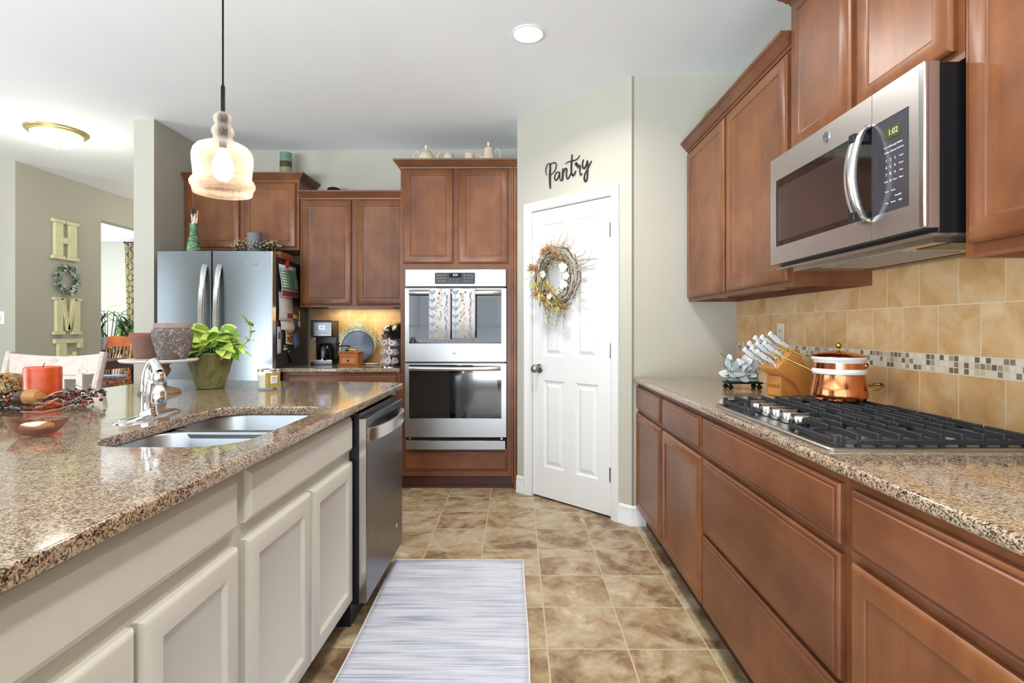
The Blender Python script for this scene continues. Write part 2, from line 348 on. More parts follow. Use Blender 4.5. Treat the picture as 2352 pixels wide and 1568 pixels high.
class MB:
    """mesh collector: shapes added here become ONE mesh object"""
    def __init__(self): self.bm = bmesh.new(); self.X = Matrix()
    def V(self, p): return self.bm.verts.new(self.X @ Vector(p))
    def F(self, vs, m=0):
        try: f = self.bm.faces.new(vs)
        except ValueError: return None
        f.material_index = m; return f
    def box(self, x0, x1, y0, y1, z0, z1, m=0, R=None):
        c = [(x, y, z) for x in (x0, x1) for y in (y0, y1) for z in (z0, z1)]
        if R is not None: c = [R @ Vector(p) for p in c]
        v = [self.V(p) for p in c]
        for q in ((0, 1, 3, 2), (4, 6, 7, 5), (0, 4, 5, 1), (2, 3, 7, 6), (0, 2, 6, 4), (1, 5, 7, 3)): self.F([v[i] for i in q], m)
        return self
    def loft(self, rings, m=0, close=True, cap0=True, cap1=True, mats=None):
        R = [[self.V(p) for p in r] for r in rings]; n = len(R[0])
        for k in range(len(R)-1):
            mm = mats[k] if mats else m
            for i in range(n if close else n-1):
                j = (i+1) % n; self.F([R[k][i], R[k][j], R[k+1][j], R[k+1][i]], mm)
        if cap0: self.F(list(reversed(R[0])), mats[0] if mats else m)
        if cap1: self.F(R[-1], mats[-1] if mats else m)
        return self
    def lathe(self, prof, c=(0, 0, 0), seg=32, m=0, mats=None, cap0=True, cap1=True, sx=1, sy=1):
        rings = [[(c[0]+sx*max(r, 1e-4)*math.cos(2*PI*i/seg), c[1]+sy*max(r, 1e-4)*math.sin(2*PI*i/seg), c[2]+z) for i in range(seg)] for r, z in prof]
        return self.loft(rings, m, mats=mats, cap0=cap0, cap1=cap1)
    def tube(self, pts, r, seg=8, m=0, caps=True, flat=None):
        P = [Vector(p) for p in pts]; n = len(P); rr = r if isinstance(r, (list, tuple)) else [r]*n
        T = []
        for i in range(n):
            d = P[min(i+1, n-1)]-P[max(i-1, 0)]; T.append(d.normalized() if d.length > 1e-9 else Vector((0, 0, 1)))
        up = Vector((0, 0, 1)) if abs(T[0].z) < .9 else Vector((1, 0, 0))
        N = T[0].cross(up).normalized(); rings = []
        for i in range(n):
            N = (N - T[i]*N.dot(T[i])); N = N.normalized() if N.length > 1e-6 else T[i].orthogonal().normalized()
            B = T[i].cross(N)
            a, b = (rr[i], rr[i]) if flat is None else (rr[i], rr[i]*flat)
            rings.append([P[i]+N*a*math.cos(2*PI*k/seg)+B*b*math.sin(2*PI*k/seg) for k in range(seg)])
        return self.loft(rings, m, cap0=caps, cap1=caps)
    def cyl(self, a, b, r, seg=20, m=0): return self.tube([a, b], r, seg, m)
    def ball(self, c, r, m=0, seg=10, rings=6, s=(1, 1, 1)):
        pr = [(r*math.sin(PI*k/rings), -r*math.cos(PI*k/rings)) for k in range(rings+1)]
        R = [[(c[0]+s[0]*max(a, 1e-4)*math.cos(2*PI*i/seg), c[1]+s[1]*max(a, 1e-4)*math.sin(2*PI*i/seg), c[2]+s[2]*z) for i in range(seg)] for a, z in pr]
        return self.loft(R, m)
    def prism(self, poly, z0, z1, m=0, ax='z'):
        f = {'z': lambda p, h: (p[0], p[1], h), 'y': lambda p, h: (p[0], h, p[1]), 'x': lambda p, h: (h, p[0], p[1])}[ax]
        return self.loft([[f(p, z0) for p in poly], [f(p, z1) for p in poly]], m)
    def leaf(self, p, d, L, W_, m=0, up=(0, 0, 1), curl=.25, fold=.2, n=4, heart=False):
        p = Vector(p); d = Vector(d).normalized(); s = d.cross(Vector(up))
        s = s.normalized() if s.length > 1e-4 else d.orthogonal().normalized(); u = s.cross(d)
        Ls, C, Rr = [], [], []
        for i in range(n+1):
            t_ = i/n; q = p+d*L*t_*(1-.15*curl*t_)-u*L*curl*t_*t_
            w_ = W_*.5*((math.sin(PI*min(1, (t_*.8+.2)))**.8)*(1.15-.15*t_) if heart else math.sin(PI*min(.999, t_*.97+.03))**.75)
            if i == n: w_ = W_*.02
            C.append(self.V(q)); Ls.append(self.V(q-s*w_+u*w_*fold)); Rr.append(self.V(q+s*w_+u*w_*fold))
        for i in range(n):
            self.F([Ls[i], C[i], C[i+1], Ls[i+1]], m); self.F([C[i], Rr[i], Rr[i+1], C[i+1]], m)
        return self
    def build(self, name, mats, parent=None, smooth=35, bevel=0, seg=2, solid=0, loc=None, rotz=0, subsurf=0):
        bmesh.ops.recalc_face_normals(self.bm, faces=self.bm.faces)
        me = bpy.data.meshes.new(name); self.bm.to_mesh(me); self.bm.free()
        for mt in (mats if isinstance(mats, (list, tuple)) else [mats]): me.materials.append(M[mt] if isinstance(mt, str) else mt)
        if smooth:
            for p in me.polygons: p.use_smooth = True
            me.set_sharp_from_angle(angle=math.radians(smooth))
        o = bpy.data.objects.new(name, me); COL.objects.link(o)
        if parent: o.parent = parent
        if loc: o.location = loc
        if rotz: o.rotation_euler.z = rotz
        if solid: md = o.modifiers.new('solid', 'SOLIDIFY'); md.thickness = solid; md.offset = 0
        if bevel: md = o.modifiers.new('bevel', 'BEVEL'); md.width = bevel; md.segments = seg; md.limit_method = 'ANGLE'; md.angle_limit = math.radians(40)
        if subsurf: md = o.modifiers.new('sub', 'SUBSURF'); md.levels = subsurf; md.render_levels = subsurf
        return o

def thing(name, label, cat, loc=(0, 0, 0), rotz=0, group=None):
    o = bpy.data.objects.new(name, None); COL.objects.link(o); o.empty_display_size = .1
    o.location = loc; o.rotation_euler = (0, 0, rotz); return tag(o, label, cat, group)
def tag(o, label, cat, group=None):
    o['label'] = label; o['category'] = cat
    if group: o['group'] = group
    return o
def struct(o): o['kind'] = 'structure'; return o
def lab(o, s): o['label'] = s; return o
def copy_tree(o, parent=None):
    c = o.copy(); COL.objects.link(c)
    if parent: c.parent = parent
    for ch in list(o.children): copy_tree(ch, c)
    return c
def text_obj(name, s, size, mat, parent, loc, rot=(PI/2, 0, 0), depth=.0006, space=1.0, align='CENTER'):
    cu = bpy.data.curves.new(name, 'FONT'); cu.body = s; cu.size = size; cu.extrude = depth; cu.align_x = align; cu.align_y = 'CENTER'
    cu.space_character = space; cu.resolution_u = 3
    tmp = bpy.data.objects.new(name, cu); COL.objects.link(tmp); bpy.context.view_layer.update()
    me = bpy.data.meshes.new_from_object(tmp.evaluated_get(bpy.context.evaluated_depsgraph_get()))
    bpy.data.objects.remove(tmp); me.materials.clear(); me.materials.append(M[mat])
    o = bpy.data.objects.new(name, me); COL.objects.link(o); o.parent = parent; o.location = loc; o.rotation_euler = rot; return o
def texts_obj(name, items, mat, parent, loc, rot, depth=.0004):
    """several short words on one panel, joined into one marking: items = (text, size, x, y)"""
    bm = bmesh.new()
    for s, size, x, y in items:
        cu = bpy.data.curves.new(name, 'FONT'); cu.body = s; cu.size = size; cu.extrude = depth; cu.align_x = 'CENTER'; cu.align_y = 'CENTER'; cu.resolution_u = 2
        tmp = bpy.data.objects.new(name, cu); COL.objects.link(tmp); bpy.context.view_layer.update()
        me = bpy.data.meshes.new_from_object(tmp.evaluated_get(bpy.context.evaluated_depsgraph_get())); bpy.data.objects.remove(tmp)
        me.transform(Matrix.Translation((x, y, 0))); bm.from_mesh(me)
    me = bpy.data.meshes.new(name); bm.to_mesh(me); bm.free(); me.materials.append(M[mat])
    for p in me.polygons: p.material_index = 0
    o = bpy.data.objects.new(name, me); COL.objects.link(o); o.parent = parent; o.location = loc; o.rotation_euler = rot; return o
def sweep(mb, path, prof, m=0, side=1, closed=False):
    """moulding: profile (out, z) carried along a floor-plan path with mitred corners"""
    P = [Vector((p[0], p[1])) for p in path]; n = len(P); rings = []
    for i in range(n):
        a = P[i]-P[i-1] if (i > 0 or closed) else P[i+1]-P[i]
        b = P[(i+1) % n]-P[i] if (i < n-1 or closed) else P[i]-P[i-1]
        a.normalize(); b.normalize()
        na = Vector((a.y, -a.x))*side; nb = Vector((b.y, -b.x))*side; mt = (na+nb); mt = mt/max(.2, mt.dot(na))
        rings.append([(P[i].x+mt.x*o, P[i].y+mt.y*o, z) for o, z in prof])
    if closed: rings.append(rings[0])
    mb.loft(rings, m, close=True, cap0=not closed, cap1=not closed)
CROWN = [(0, 0), (.006, 0), (.008, .010), (.016, .014), (.020, .022), (.036, .038), (.040, .046), (.048, .050), (.050, .062), (0, .062)]
def crown_prof(z): return [(o, z+h) for o, h in CROWN]
BASEP = [(0, 0), (.016, 0), (.016, .010), (.012, .020), (.012, .085), (.008, .100), (.010, .106), (.004, .120), (0, .122)]

# ================================================================== THE SETTING
CZ = 2.765
def wbox(name, x0, x1, y0, y1, z0=0, z1=CZ, m='wall'):
    mb = MB(); mb.box(x0, x1, y0, y1, z0, z1); return struct(mb.build(name, m, smooth=0))
mb = MB(); mb.box(-9.2, 1.6, -3.7, 9.7, -.1, 0); struct(mb.build('floor', 'floor', smooth=0))
mb = MB(); mb.box(-9.2, 1.6, -3.7, 9.7, CZ, CZ+.1); struct(mb.build('ceiling', 'ceiling', smooth=0))
wbox('wall_right', 1.357, 1.48, -3.6, 3.42)
wbox('wall_pantry_right', .72, 1.357, 3.293, 3.42)
wbox('wall_pantry_left', 0, .12, 4.0, 4.75)
wbox('wall_back', -2.696, 0, 4.63, 4.75)
wbox('wall_fridge_side', -2.848, -2.696, 3.933, 4.75)
wbox('wall_hall_right', -2.848, -2.72, 4.75, 7.7)
wbox('wall_hall_end', -4.65, -2.848, 7.6, 7.7)
# wall with the letters, opening to the dining room in it
mb = MB(); mb.box(-4.78, -4.65, 4.895, 5.913, 0, CZ); mb.box(-4.78, -4.65, 5.913, 7.4, 2.425, CZ); mb.box(-4.78, -4.65, 7.4, 9.5, 0, CZ)
struct(mb.build('wall_letters', 'wall', smooth=0))
wbox('wall_left_return', -6.6, -4.78, 4.895, 5.02)
wbox('wall_dining_back', -8.4, -4.78, 9.45, 9.6)
def holed_wall(name, axis, c0, c1, a0, a1, holes):
    """wall along one axis with rectangular window openings (a_from, a_to, z_from, z_to)"""
    mb = MB(); cur = a0
    def bx(s, e, z0, z1):
        if axis == 'x': mb.box(s, e, c0, c1, z0, z1)
        else: mb.box(c0, c1, s, e, z0, z1)
    for h in holes:
        bx(cur, h[0], 0, CZ); bx(h[0], h[1], 0, h[2]); bx(h[0], h[1], h[3], CZ); cur = h[1]
    bx(cur, a1, 0, CZ); return struct(mb.build(name, 'wall', smooth=0))
holed_wall('wall_rear', 'x', -3.62, -3.5, -6.6, 1.357, [(-4.4, .2, .12, 2.38), (.3, 1.1, .9, 2.2)])
holed_wall('wall_left', 'y', -6.62, -6.5, -3.6, 4.9, [(-.7, 2.7, .6, 2.35)])
holed_wall('wall_dining_left', 'y', -8.42, -8.3, 5.02, 9.5, [(6.8, 8.4, .8, 2.4)])
def window(name, x0, x1, z0, z1, nx, loc, rotz):
    mb = MB()
    for a, b, c, d in ((x0-.07, x0, z0-.07, z1+.07), (x1, x1+.07, z0-.07, z1+.07), (x0, x1, z1, z1+.07), (x0, x1, z0-.07, z0)): mb.box(a, b, -.03, .05, c, d)
    for i in range(1, nx): xx = x0+(x1-x0)*i/nx; mb.box(xx-.025, xx+.025, -.02, .04, z0, z1)
    mb.box(x0, x1, -.02, .04, (z0+z1)/2-.02, (z0+z1)/2+.02)
    o = struct(mb.build(name, 'white', smooth=0)); o.location = loc; o.rotation_euler.z = rotz; return o
window('window_1', -2.3, 2.3, .12, 2.38, 4, (-2.1, -3.42, 0), PI)
window('window_2', -.4, .4, .9, 2.2, 1, (.70, -3.42, 0), PI)
window('window_3', -1.7, 1.7, .6, 2.35, 3, (-6.42, 1.0, 0), PI/2)

# pantry wall, set at 45 degrees
PA = math.atan2(-.683, .704); PL = .981; PO = (0.0, 3.97, 0)
def pobj(o): o.location = PO; o.rotation_euler.z = PA; return o
DX0, DX1, DZ = .136, .835, 2.062
mb = MB(); mb.box(0, DX0, 0, .12, 0, CZ); mb.box(DX1, PL, 0, .12, 0, CZ); mb.box(DX0, DX1, 0, .12, DZ, CZ)
struct(pobj(mb.build('wall_pantry', 'wall', smooth=0)))
mb = MB()   # casing with stepped profile, then jamb
cw = .058
prof = [(0, 0), (0, -.010), (.010, -.013), (.030, -.014), (.034, -.018), (.052, -.019), (.058, -.012), (.058, 0)]
def casing(mb, x0, x1, z1):
    rings = []
    for (px, pz, sx, sz) in ((x0, 0, -1, 0), (x0, z1, -1, 1), (x1, z1, 1, 1), (x1, 0, 1, 0)):
        rings.append([(px+sx*o, y, pz+sz*o) for o, y in prof])
    mb.loft(rings)
casing(mb, DX0, DX1, DZ)
mb.box(DX0-.001, DX0+.006, -.001, .12, 0, DZ); mb.box(DX1-.006, DX1+.001, -.001, .12, 0, DZ); mb.box(DX0, DX1, 0, .12, DZ-.006, DZ+.001)
struct(pobj(mb.build('trim_1', 'white')))
# six panel door
def panel_door(mb, x0, x1, z0, z1, y):
    W_ = x1-x0; H_ = z1-z0; st = W_*.155; mid = W_*.15
    cols = [(x0+st, x0+W_/2-mid/2), (x0+W_/2+mid/2, x1-st)]
    rows = [(z0+.215, z0+.83), (z0+1.0, z0+1.66), (z0+1.745, z1-.10)]
    xs = [x0, cols[0][0], cols[0][1], cols[1][0], cols[1][1], x1]; zs = [z0]+[v for r in rows for v in r]+[z1]
    for i in range(5):
        for j in range(7):
            a, b, c, d = xs[i], xs[i+1], zs[j], zs[j+1]
            if i in (1, 3) and j in (1, 3, 5):
                rings = [(0, 0), (.010, .011), (.022, .011), (.046, .002)]
                mb.loft([[(a+o, y+h, c+o), (b-o, y+h, c+o), (b-o, y+h, d-o), (a+o, y+h, d-o)] for o, h in rings], cap0=False)
            else: mb.F([mb.V(p) for p in ((a, y, c), (b, y, c), (b, y, d), (a, y, d))])
    mb.box(x0, x1, y+.012, y+.036, z0, z1); mb.box(x0, x0+.004, y, y+.03, z0, z1); mb.box(x1-.004, x1, y, y+.03, z0, z1)
mb = MB(); panel_door(mb, DX0+.008, DX1-.008, .014, DZ-.010, .012)
door = struct(pobj(mb.build('door_1', 'white', smooth=20)))
mb = MB(); mb.X = Matrix.Translation((DX0+.075, .012, .925)) @ Matrix.Rotation(PI/2, 4, 'X')
mb.lathe([(.033, 0), (.033, .004), (.028, .008), (.012, .012), (.011, .034), (.020, .038), (.029, .048), (.030, .058), (.025, .066), (.010, .069)], seg=28)
lab(mb.build('door_knob', 'nickel', door), 'brushed round knob on the left side of the door')
for hz in (1.84, 1.07, .28):
    mb = MB(); mb.box(DX1-.02, DX1+.012, .002, .012, hz-.045, hz+.045); mb.cyl((DX1-.006, 0.0, hz-.047), (DX1-.006, 0.0, hz+.047), .006, 10)
    mb.build('hinge', 'nickel', door)
mb = MB(); mb.box(DX0, DX1, .10, .119, 0, DZ); struct(pobj(mb.build('pantry_shade_sheet', 'darkgap', smooth=0)))   # near-black sheet standing in for the shade inside the pantry
# baseboards
def base(name, path, side=1):
    mb = MB(); sweep(mb, path, BASEP, side=side); return struct(mb.build(name, 'white'))
def pw(t_, off=0): return (PO[0]+math.cos(PA)*t_, PO[1]+math.sin(PA)*t_)
base('baseboard_pantry_right', [pw(DX1+cw), pw(PL), (.79, 3.29)], 1)
base('baseboard_pantry_left', [pw(0.0), pw(DX0-cw)], 1)
base('baseboard_letters', [(-6.5, 4.895), (-4.65, 4.895), (-4.65, 5.91)], 1)
base('baseboard_dining', [(-8.3, 9.45), (-4.8, 9.45)], 1)

# switch plate on hall wall
mb = MB(); mb.box(-.045, .045, -.006, 0, -.06, .06); sw = mb.build('light_switch', 'white', bevel=.002)
sw.location = (-4.79, 4.894, 1.31); tag(sw, 'white light switch plate on the grey wall at the left edge', 'switch')
mb = MB(); mb.box(-.012, .012, -.012, -.006, -.022, .022); mb.build('toggle', 'white', sw)

# ================================================================== CABINETRY
DOORP = [(0, 0), (0, -.012), (.004, -.017), (.011, -.0205), (.051, -.0205), (.0535, -.0178), (.0555, -.0165), (.059, -.0160)]
SLABP = [(0, 0), (0, -.012), (.003, -.0165), (.008, -.018), (.013, -.0185), (.016, -.0215)]
DOORC = [(0, 0), (0, -.012), (.004, -.017), (.011, -.0205), (.055, -.0205), (.058, -.018), (.064, -.0115), (.066, -.0105)]
CSLAB = [(0, 0), (0, -.010), (.016, -.0215)]
def front(kind, x0, x1, z0, z1, mat, parent, glaze=None):
    mb = MB(); prof = {'door': DOORP if glaze else DOORC, 'drawer': SLABP, 'slab': CSLAB}[kind]
    mts = None
    if glaze is not None:
        mts = [0]*(len(prof)); 
        if kind == 'door': mts[5] = 1
        if kind == 'drawer': mts[3] = 1
    rings = [[(x0+o, y, z0+o), (x1-o, y, z0+o), (x1-o, y, z1-o), (x0+o, y, z1-o)] for o, y in prof]
    R = [[mb.V(p) for p in r] for r in rings]
    for k in range(len(R)-1):
        for i in range(4):
            j = (i+1) % 4; mb.F([R[k][i], R[k][j], R[k+1][j], R[k+1][i]], mts[k] if mts else 0)
    mb.F(R[-1], 0); mb.F(list(reversed(R[0])), 0)
    return mb.build('door' if kind == 'door' else 'drawer_front', [mat, glaze or mat], parent, smooth=30)
def cabinet(name, label, loc, rotz, W_, D, z0, z1, fronts, style='wood', toe=0.0, top=True, group=None, under=0.0):
    t_ = thing(name, label, 'cabinet', loc, rotz, group)
    fm, dm, wm, gl_ = ('woodframe', 'wood', 'woodx', 'woodglaze') if style == 'wood' else ('creamdk', 'cream', 'cream', None)
    mb = MB(); mb.box(0, .018, .018, D, z0, z1); mb.box(W_-.018, W_, .018, D, z0, z1); mb.box(.018, W_-.018, D-.012, D, z0, z1)
    mb.box(.018, W_-.018, .018, D-.012, z0+under, z0+under+.018)
    if top: mb.box(.018, W_-.018, .018, D-.012, z1-.018, z1)
    mb.build('body', fm, t_, smooth=0)
    mb = MB(); mb.box(0, W_, 0, .018, z0, z1); mb.build('face_frame', fm, t_, smooth=0)
    if toe:
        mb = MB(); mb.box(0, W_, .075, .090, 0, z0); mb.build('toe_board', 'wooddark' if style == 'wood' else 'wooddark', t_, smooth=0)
    for k, a, b, c, d in fronts:
        front(k, a, b, c, d, (wm if k != 'door' else dm), t_, gl_)
    return t_
def crown_part(parent, path, z, side=1):
    mb = MB(); sweep(mb, path, crown_prof(z), side=side); return mb.build('crown_moulding', 'woodx', parent, smooth=25)

def slab(name, label, pts, z1, th, hole=None, loc=(0, 0, 0), rotz=0, bev=.006, cat='countertop'):
    cu = bpy.data.curves.new(name, 'CURVE'); cu.dimensions = '2D'; cu.fill_mode = 'BOTH'; cu.extrude = th/2-bev; cu.bevel_depth = bev; cu.bevel_resolution = 3
    for ps in [pts]+([hole] if hole else []):
        s = cu.splines.new('POLY'); s.points.add(len(ps)-1); s.use_cyclic_u = True
        for q, p in zip(s.points, ps): q.co = (p[0], p[1], 0, 1)
    cu.offset = -bev
    tmp = bpy.data.objects.new(name, cu); COL.objects.link(tmp); bpy.context.view_layer.update()
    me = bpy.data.meshes.new_from_object(tmp.evaluated_get(bpy.context.evaluated_depsgraph_get())); bpy.data.objects.remove(tmp)
    me.transform(Matrix.Translation((0, 0, z1-th/2))); me.materials.clear(); me.materials.append(M['granite'])
    for p in me.polygons: p.use_smooth = True
    me.set_sharp_from_angle(angle=math.radians(30))
    o = bpy.data.objects.new(name, me); COL.objects.link(o); o.location = loc; o.rotation_euler.z = rotz; return tag(o, label, cat)
def rrect(x0, x1, y0, y1, r, n=8):
    out = []
    rs = r if isinstance(r, (list, tuple)) else [r]*4
    for (cx, cy, sx, sy, a0), rr in zip(((x1, y1, 1, 1, 0), (x0, y1, -1, 1, PI/2), (x0, y0, -1, -1, PI), (x1, y0, 1, -1, 1.5*PI)), rs):
        for i in range(n+1):
            a = a0+PI/2*i/n; out.append((cx-sx*rr+rr*math.cos(a), cy-sy*rr+rr*math.sin(a)))
    return out

# ---- right hand base run (fronts face -X); local x runs from the pantry wall towards the camera
R90 = -PI/2
bz0, bz1 = .105, .8815
XF = .742
cabinet('base_cabinet', 'brown wooden base cabinet with two doors and two drawers next to the pantry', (XF, 3.285, 0), R90, 1.175, .61, bz0, bz1,
        [('drawer', .03, .578, .725, .862), ('drawer', .612, 1.168, .725, .862), ('door', .03, .578, .122, .703), ('door', .612, 1.168, .122, .703)], toe=1, top=False)
cabinet('drawer_cabinet', 'brown wooden cabinet of three wide drawers under the cooktop', (XF, 2.109, 0), R90, .915, .61, bz0, bz1,
        [('drawer', .012, .898, .725, .862), ('drawer', .012, .898, .418, .703), ('drawer', .012, .898, .122, .402)], toe=1, top=False)
cabinet('base_cabinet', 'brown wooden base cabinet with drawer over doors, nearest on the right', (XF, 1.193, 0), R90, .93, .61, bz0, bz1,
        [('drawer', .025, .905, .725, .862), ('door', .025, .459, .122, .703), ('door', .471, .905, .122, .703)], toe=1, top=False)
cabinet('base_cabinet', 'brown wooden base cabinet beside the camera on the right', (XF, .262, 0), R90, .9, .61, bz0, bz1,
        [('drawer', .025, .875, .725, .862), ('door', .025, .875, .122, .703)], toe=1, top=False)
mb = MB(); mb.box(.795, .803, -.6, 3.28, 0, .019); mb.box(.803, .815, -.6, 3.28, 0, .03)
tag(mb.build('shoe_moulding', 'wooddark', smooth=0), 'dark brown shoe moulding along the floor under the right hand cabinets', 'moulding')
slab('granite_countertop', 'speckled brown granite countertop on the right carrying the cooktop', [(.712, 3.291), (.722, -.62), (1.356, -.62), (1.356, 3.291)], .914, .03, bev=.011)
# backsplash: tiled slab on the right wall
mb = MB(); mb.box(1.349, 1.3565, -.62, 3.292, .9145, 1.46)
tag(mb.build('tile_backsplash', 'splash', smooth=0), 'tan stone tile backsplash with mosaic band on the right wall', 'backsplash')

# ---- right hand wall cabinets
XU = 1.052
u1 = cabinet('wall_cabinet', 'brown two-door wall cabinet beside the pantry wall, left of the microwave', (XU, 3.285, 0), R90, 1.245, .303, 1.375, 2.288,
        [('door', .025, .600, 1.395, 2.270), ('door', .632, 1.222, 1.395, 2.270)], under=.025)
crown_part(u1, [(0, .30), (0, 0), (1.245, 0)][1:], 2.284, 1)
for lx in (.30, .93):
    mb = MB(); mb.X = Matrix.Translation((lx, .09, 1.386)); mb.lathe([(.034, .016), (.034, 0), (.026, -.004), (.0, -.004)], seg=24)
    lab(mb.build('puck_light', 'silver', u1), 'round silver puck light under the cabinet')
u2 = cabinet('wall_cabinet', 'tall-set brown two-door wall cabinet directly above the microwave', (XU-.008, 2.038, 0), R90, .785, .31, 1.843, 2.445,
        [('door', .025, .380, 1.868, 2.430), ('door', .412, .765, 1.868, 2.430)])
crown_part(u2, [(0, .30), (0, 0), (.785, 0)], 2.440, 1)
u3 = cabinet('wall_cabinet', 'brown wall cabinet right of the microwave at the photo edge', (XU-.008, 1.251, 0), R90, .9, .31, 1.375, 2.445,
        [('door', .022, .442, 1.405, 2.43), ('door', .458, .878, 1.405, 2.43)], under=.025)
crown_part(u3, [(0, 0), (.9, 0)], 2.440, 1)

# ---- oven tower on the back wall (fronts face -Y)
TX, TW, TY = -.880, .853, 4.02
tw = thing('oven_tower_cabinet', 'tall brown wooden cabinet housing the double wall oven', 'cabinet', (TX, TY, 0))
mb = MB(); mb.box(0, .02, .018, .605, .10, 2.43); mb.box(TW-.02, TW, .018, .605, .10, 2.43); mb.box(.02, TW-.02, .59, .605, .1, 2.43); mb.box(.02, TW-.02, .018, .59, 2.41, 2.43)
mb.box(.02, TW-.02, .018, .59, .1, .12)
mb.build('body', 'woodframe', tw, smooth=0)
mb = MB(); mb.box(0, .052, 0, .018, .10, 2.43); mb.box(.80, TW, 0, .018, .10, 2.43); mb.box(.052, .80, 0, .018, 1.655, 2.43); mb.box(.052, .80, 0, .018, .10, .305)
mb.build('face_frame', 'woodframe', tw, smooth=0)
mb = MB(); mb.box(TW-.016, TW-.002, -.014, .001, .05, 2.43); mb.box(TW-.002, TW+.024, -.004, .016, 0, 2.43); mb.build('scribe_strip', 'wood', tw, bevel=.003)
front('door', .024, .398, 1.702, 2.413, 'wood', tw, 'woodglaze'); front('door', .438, .812, 1.702, 2.413, 'wood', tw, 'woodglaze')
front('drawer', .028, .806, .145, .283, 'woodx', tw, 'woodglaze')
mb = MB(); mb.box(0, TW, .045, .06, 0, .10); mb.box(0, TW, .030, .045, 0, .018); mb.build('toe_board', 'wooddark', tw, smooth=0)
crown_part(tw, [(0, .605), (0, 0), (TW+.025, 0)], 2.418, 1)

# ---- wall cabinets over the coffee counter and over the fridge
c1 = cabinet('wall_cabinet', 'brown two-door wall cabinet above the coffee maker', (-1.758, 4.305, 0), 0, .876, .32, 1.383, 2.270,
        [('door', .018, .418, 1.403, 2.250), ('door', .462, .860, 1.403, 2.250)], under=.02)
crown_part(c1, [(0, 0), (.876, 0)], 2.258, 1)
c2 = cabinet('wall_cabinet', 'brown two-door wall cabinet above the fridge', (-2.692, 4.29, 0), 0, .932, .335, 1.845, 2.41,
        [('door', .02, .452, 1.865, 2.385), ('door', .492, .908, 1.865, 2.385)])
crown_part(c2, [(0, 0), (.932, 0), (.932, .335)], 2.400, 1)
cabinet('base_cabinet', 'brown base cabinet with a drawer under the coffee counter', (-1.778, 4.02, 0), 0, .896, .61, bz0, bz1,
        [('drawer', .045, .870, .745, .858), ('door', .045, .45, .122, .725), ('door', .47, .870, .122, .725)], toe=1, top=False)
slab('granite_countertop', 'small granite countertop under the coffee maker beside the fridge', [(-1.790, 3.985), (-.882, 3.985), (-.882, 4.628), (-1.790, 4.628)], .914, .032, bev=.008)
mb = MB(); mb.box(-1.79, -.883, 4.621, 4.6295, .9145, 1.40)
tag(mb.build('tile_backsplash', 'splash', smooth=0), 'tan tile backsplash behind the coffee maker', 'backsplash')
# under cabinet strip light above the coffee counter
mb = MB(); mb.box(-1.6, -1.05, 4.50, 4.54, 1.385, 1.400)
usl = mb.build('under_cabinet_light', 'white'); tag(usl, 'slim strip light fixed under the cabinet above the coffee maker', 'light')
area_light('strip_glow', (-1.32, 4.52, 1.382), (0, 0, 0), .5, .03, 1.3, (1, .82, .45))

# ================================================================== ISLAND
IR = PI/2 - .0050
isl = cabinet('island_cabinet', 'cream painted island cabinet with one wide drawer over two doors, nearest the camera', (-.693, .585, 0), PI/2-.002, .72, .58, bz0, bz1,
        [('slab', .02, .700, .725, .860), ('door', .02, .352, .125, .683), ('door', .366, .700, .125, .683)], style='cream', toe=1, top=False)
cabinet('island_cabinet', 'cream painted sink cabinet with false drawer over two doors beside the dishwasher', (-.6935, 1.306, 0), PI/2-.024, .826, .58, bz0, bz1,
        [('slab', .022, .815, .725, .860), ('door', .022, .412, .125, .683), ('door', .424, .815, .125, .683)], style='cream', toe=1, top=False)
cabinet('island_cabinet', 'cream painted island cabinet beside the camera', (-.693, -.15, 0), PI/2, .73, .58, bz0, bz1,
        [('slab', .02, .710, .725, .860), ('door', .02, .710, .125, .683)], style='cream', toe=1, top=False)
mb = MB(); mb.box(-1.75, -1.285, -.14, 2.86, 0, bz1-.001); mb.box(-1.28, -.655, 2.78, 2.86, 0, bz1-.001)
tag(mb.build('kitchen_island', 'cream', smooth=0), 'cream painted back and end panels carrying the island countertop', 'island')
# far end is not square: left corner sits further back
hole = rrect(-1.120, -.716, 1.335, 2.03, [.10, .10, .12, .12], 10)
slab('granite_countertop', 'large polished granite island countertop with the undermount sink', [(-.6385, -.25), (-.6385, .65), (-.622, 2.90), (-.65, 2.936), (-2.03, 3.105), (-2.062, 3.07), (-2.16, -.25)], .914, .032, hole=hole, bev=.005)

# double bowl undermount sink
sk = thing('double_sink', 'stainless steel double bowl sink set into the island countertop', 'sink', (-.918, 1.68, .70))
def bowl(x0, x1, y0, y1, depth, r):
    mb = MB(); zt = .881-.70
    rr = lambda o, z: [(a, b, z) for a, b in rrect(x0+o, x1-o, y0+o, y1-o, max(.02, r-o*.6), 8)]
    mb.loft([rr(-.022, zt), rr(0, zt), rr(.003, zt-.006), rr(.012, zt-depth+.045), rr(.022, zt-depth+.016), rr(.045, zt-depth)], cap0=False)
    return mb.build('bowl', 'sinksteel', sk, smooth=50)
bowl(-.218, .212, -.362, .010, .165, .095); bowl(-.218, .212, .050, .362, .165, .095)
mb = MB(); mb.box(-.20, .195, .006, .054, .150, .1790); mb.build('divider', 'sinksteel', sk, bevel=.004)
for yy in (-.18, .20):
    mb = MB(); mb.X = Matrix.Translation((0, yy, .008)); mb.lathe([(.055, 0), (.055, .004), (.042, .006), (.036, 0), (.001, .001)], seg=24); mb.build('drain', 'chrome', sk)

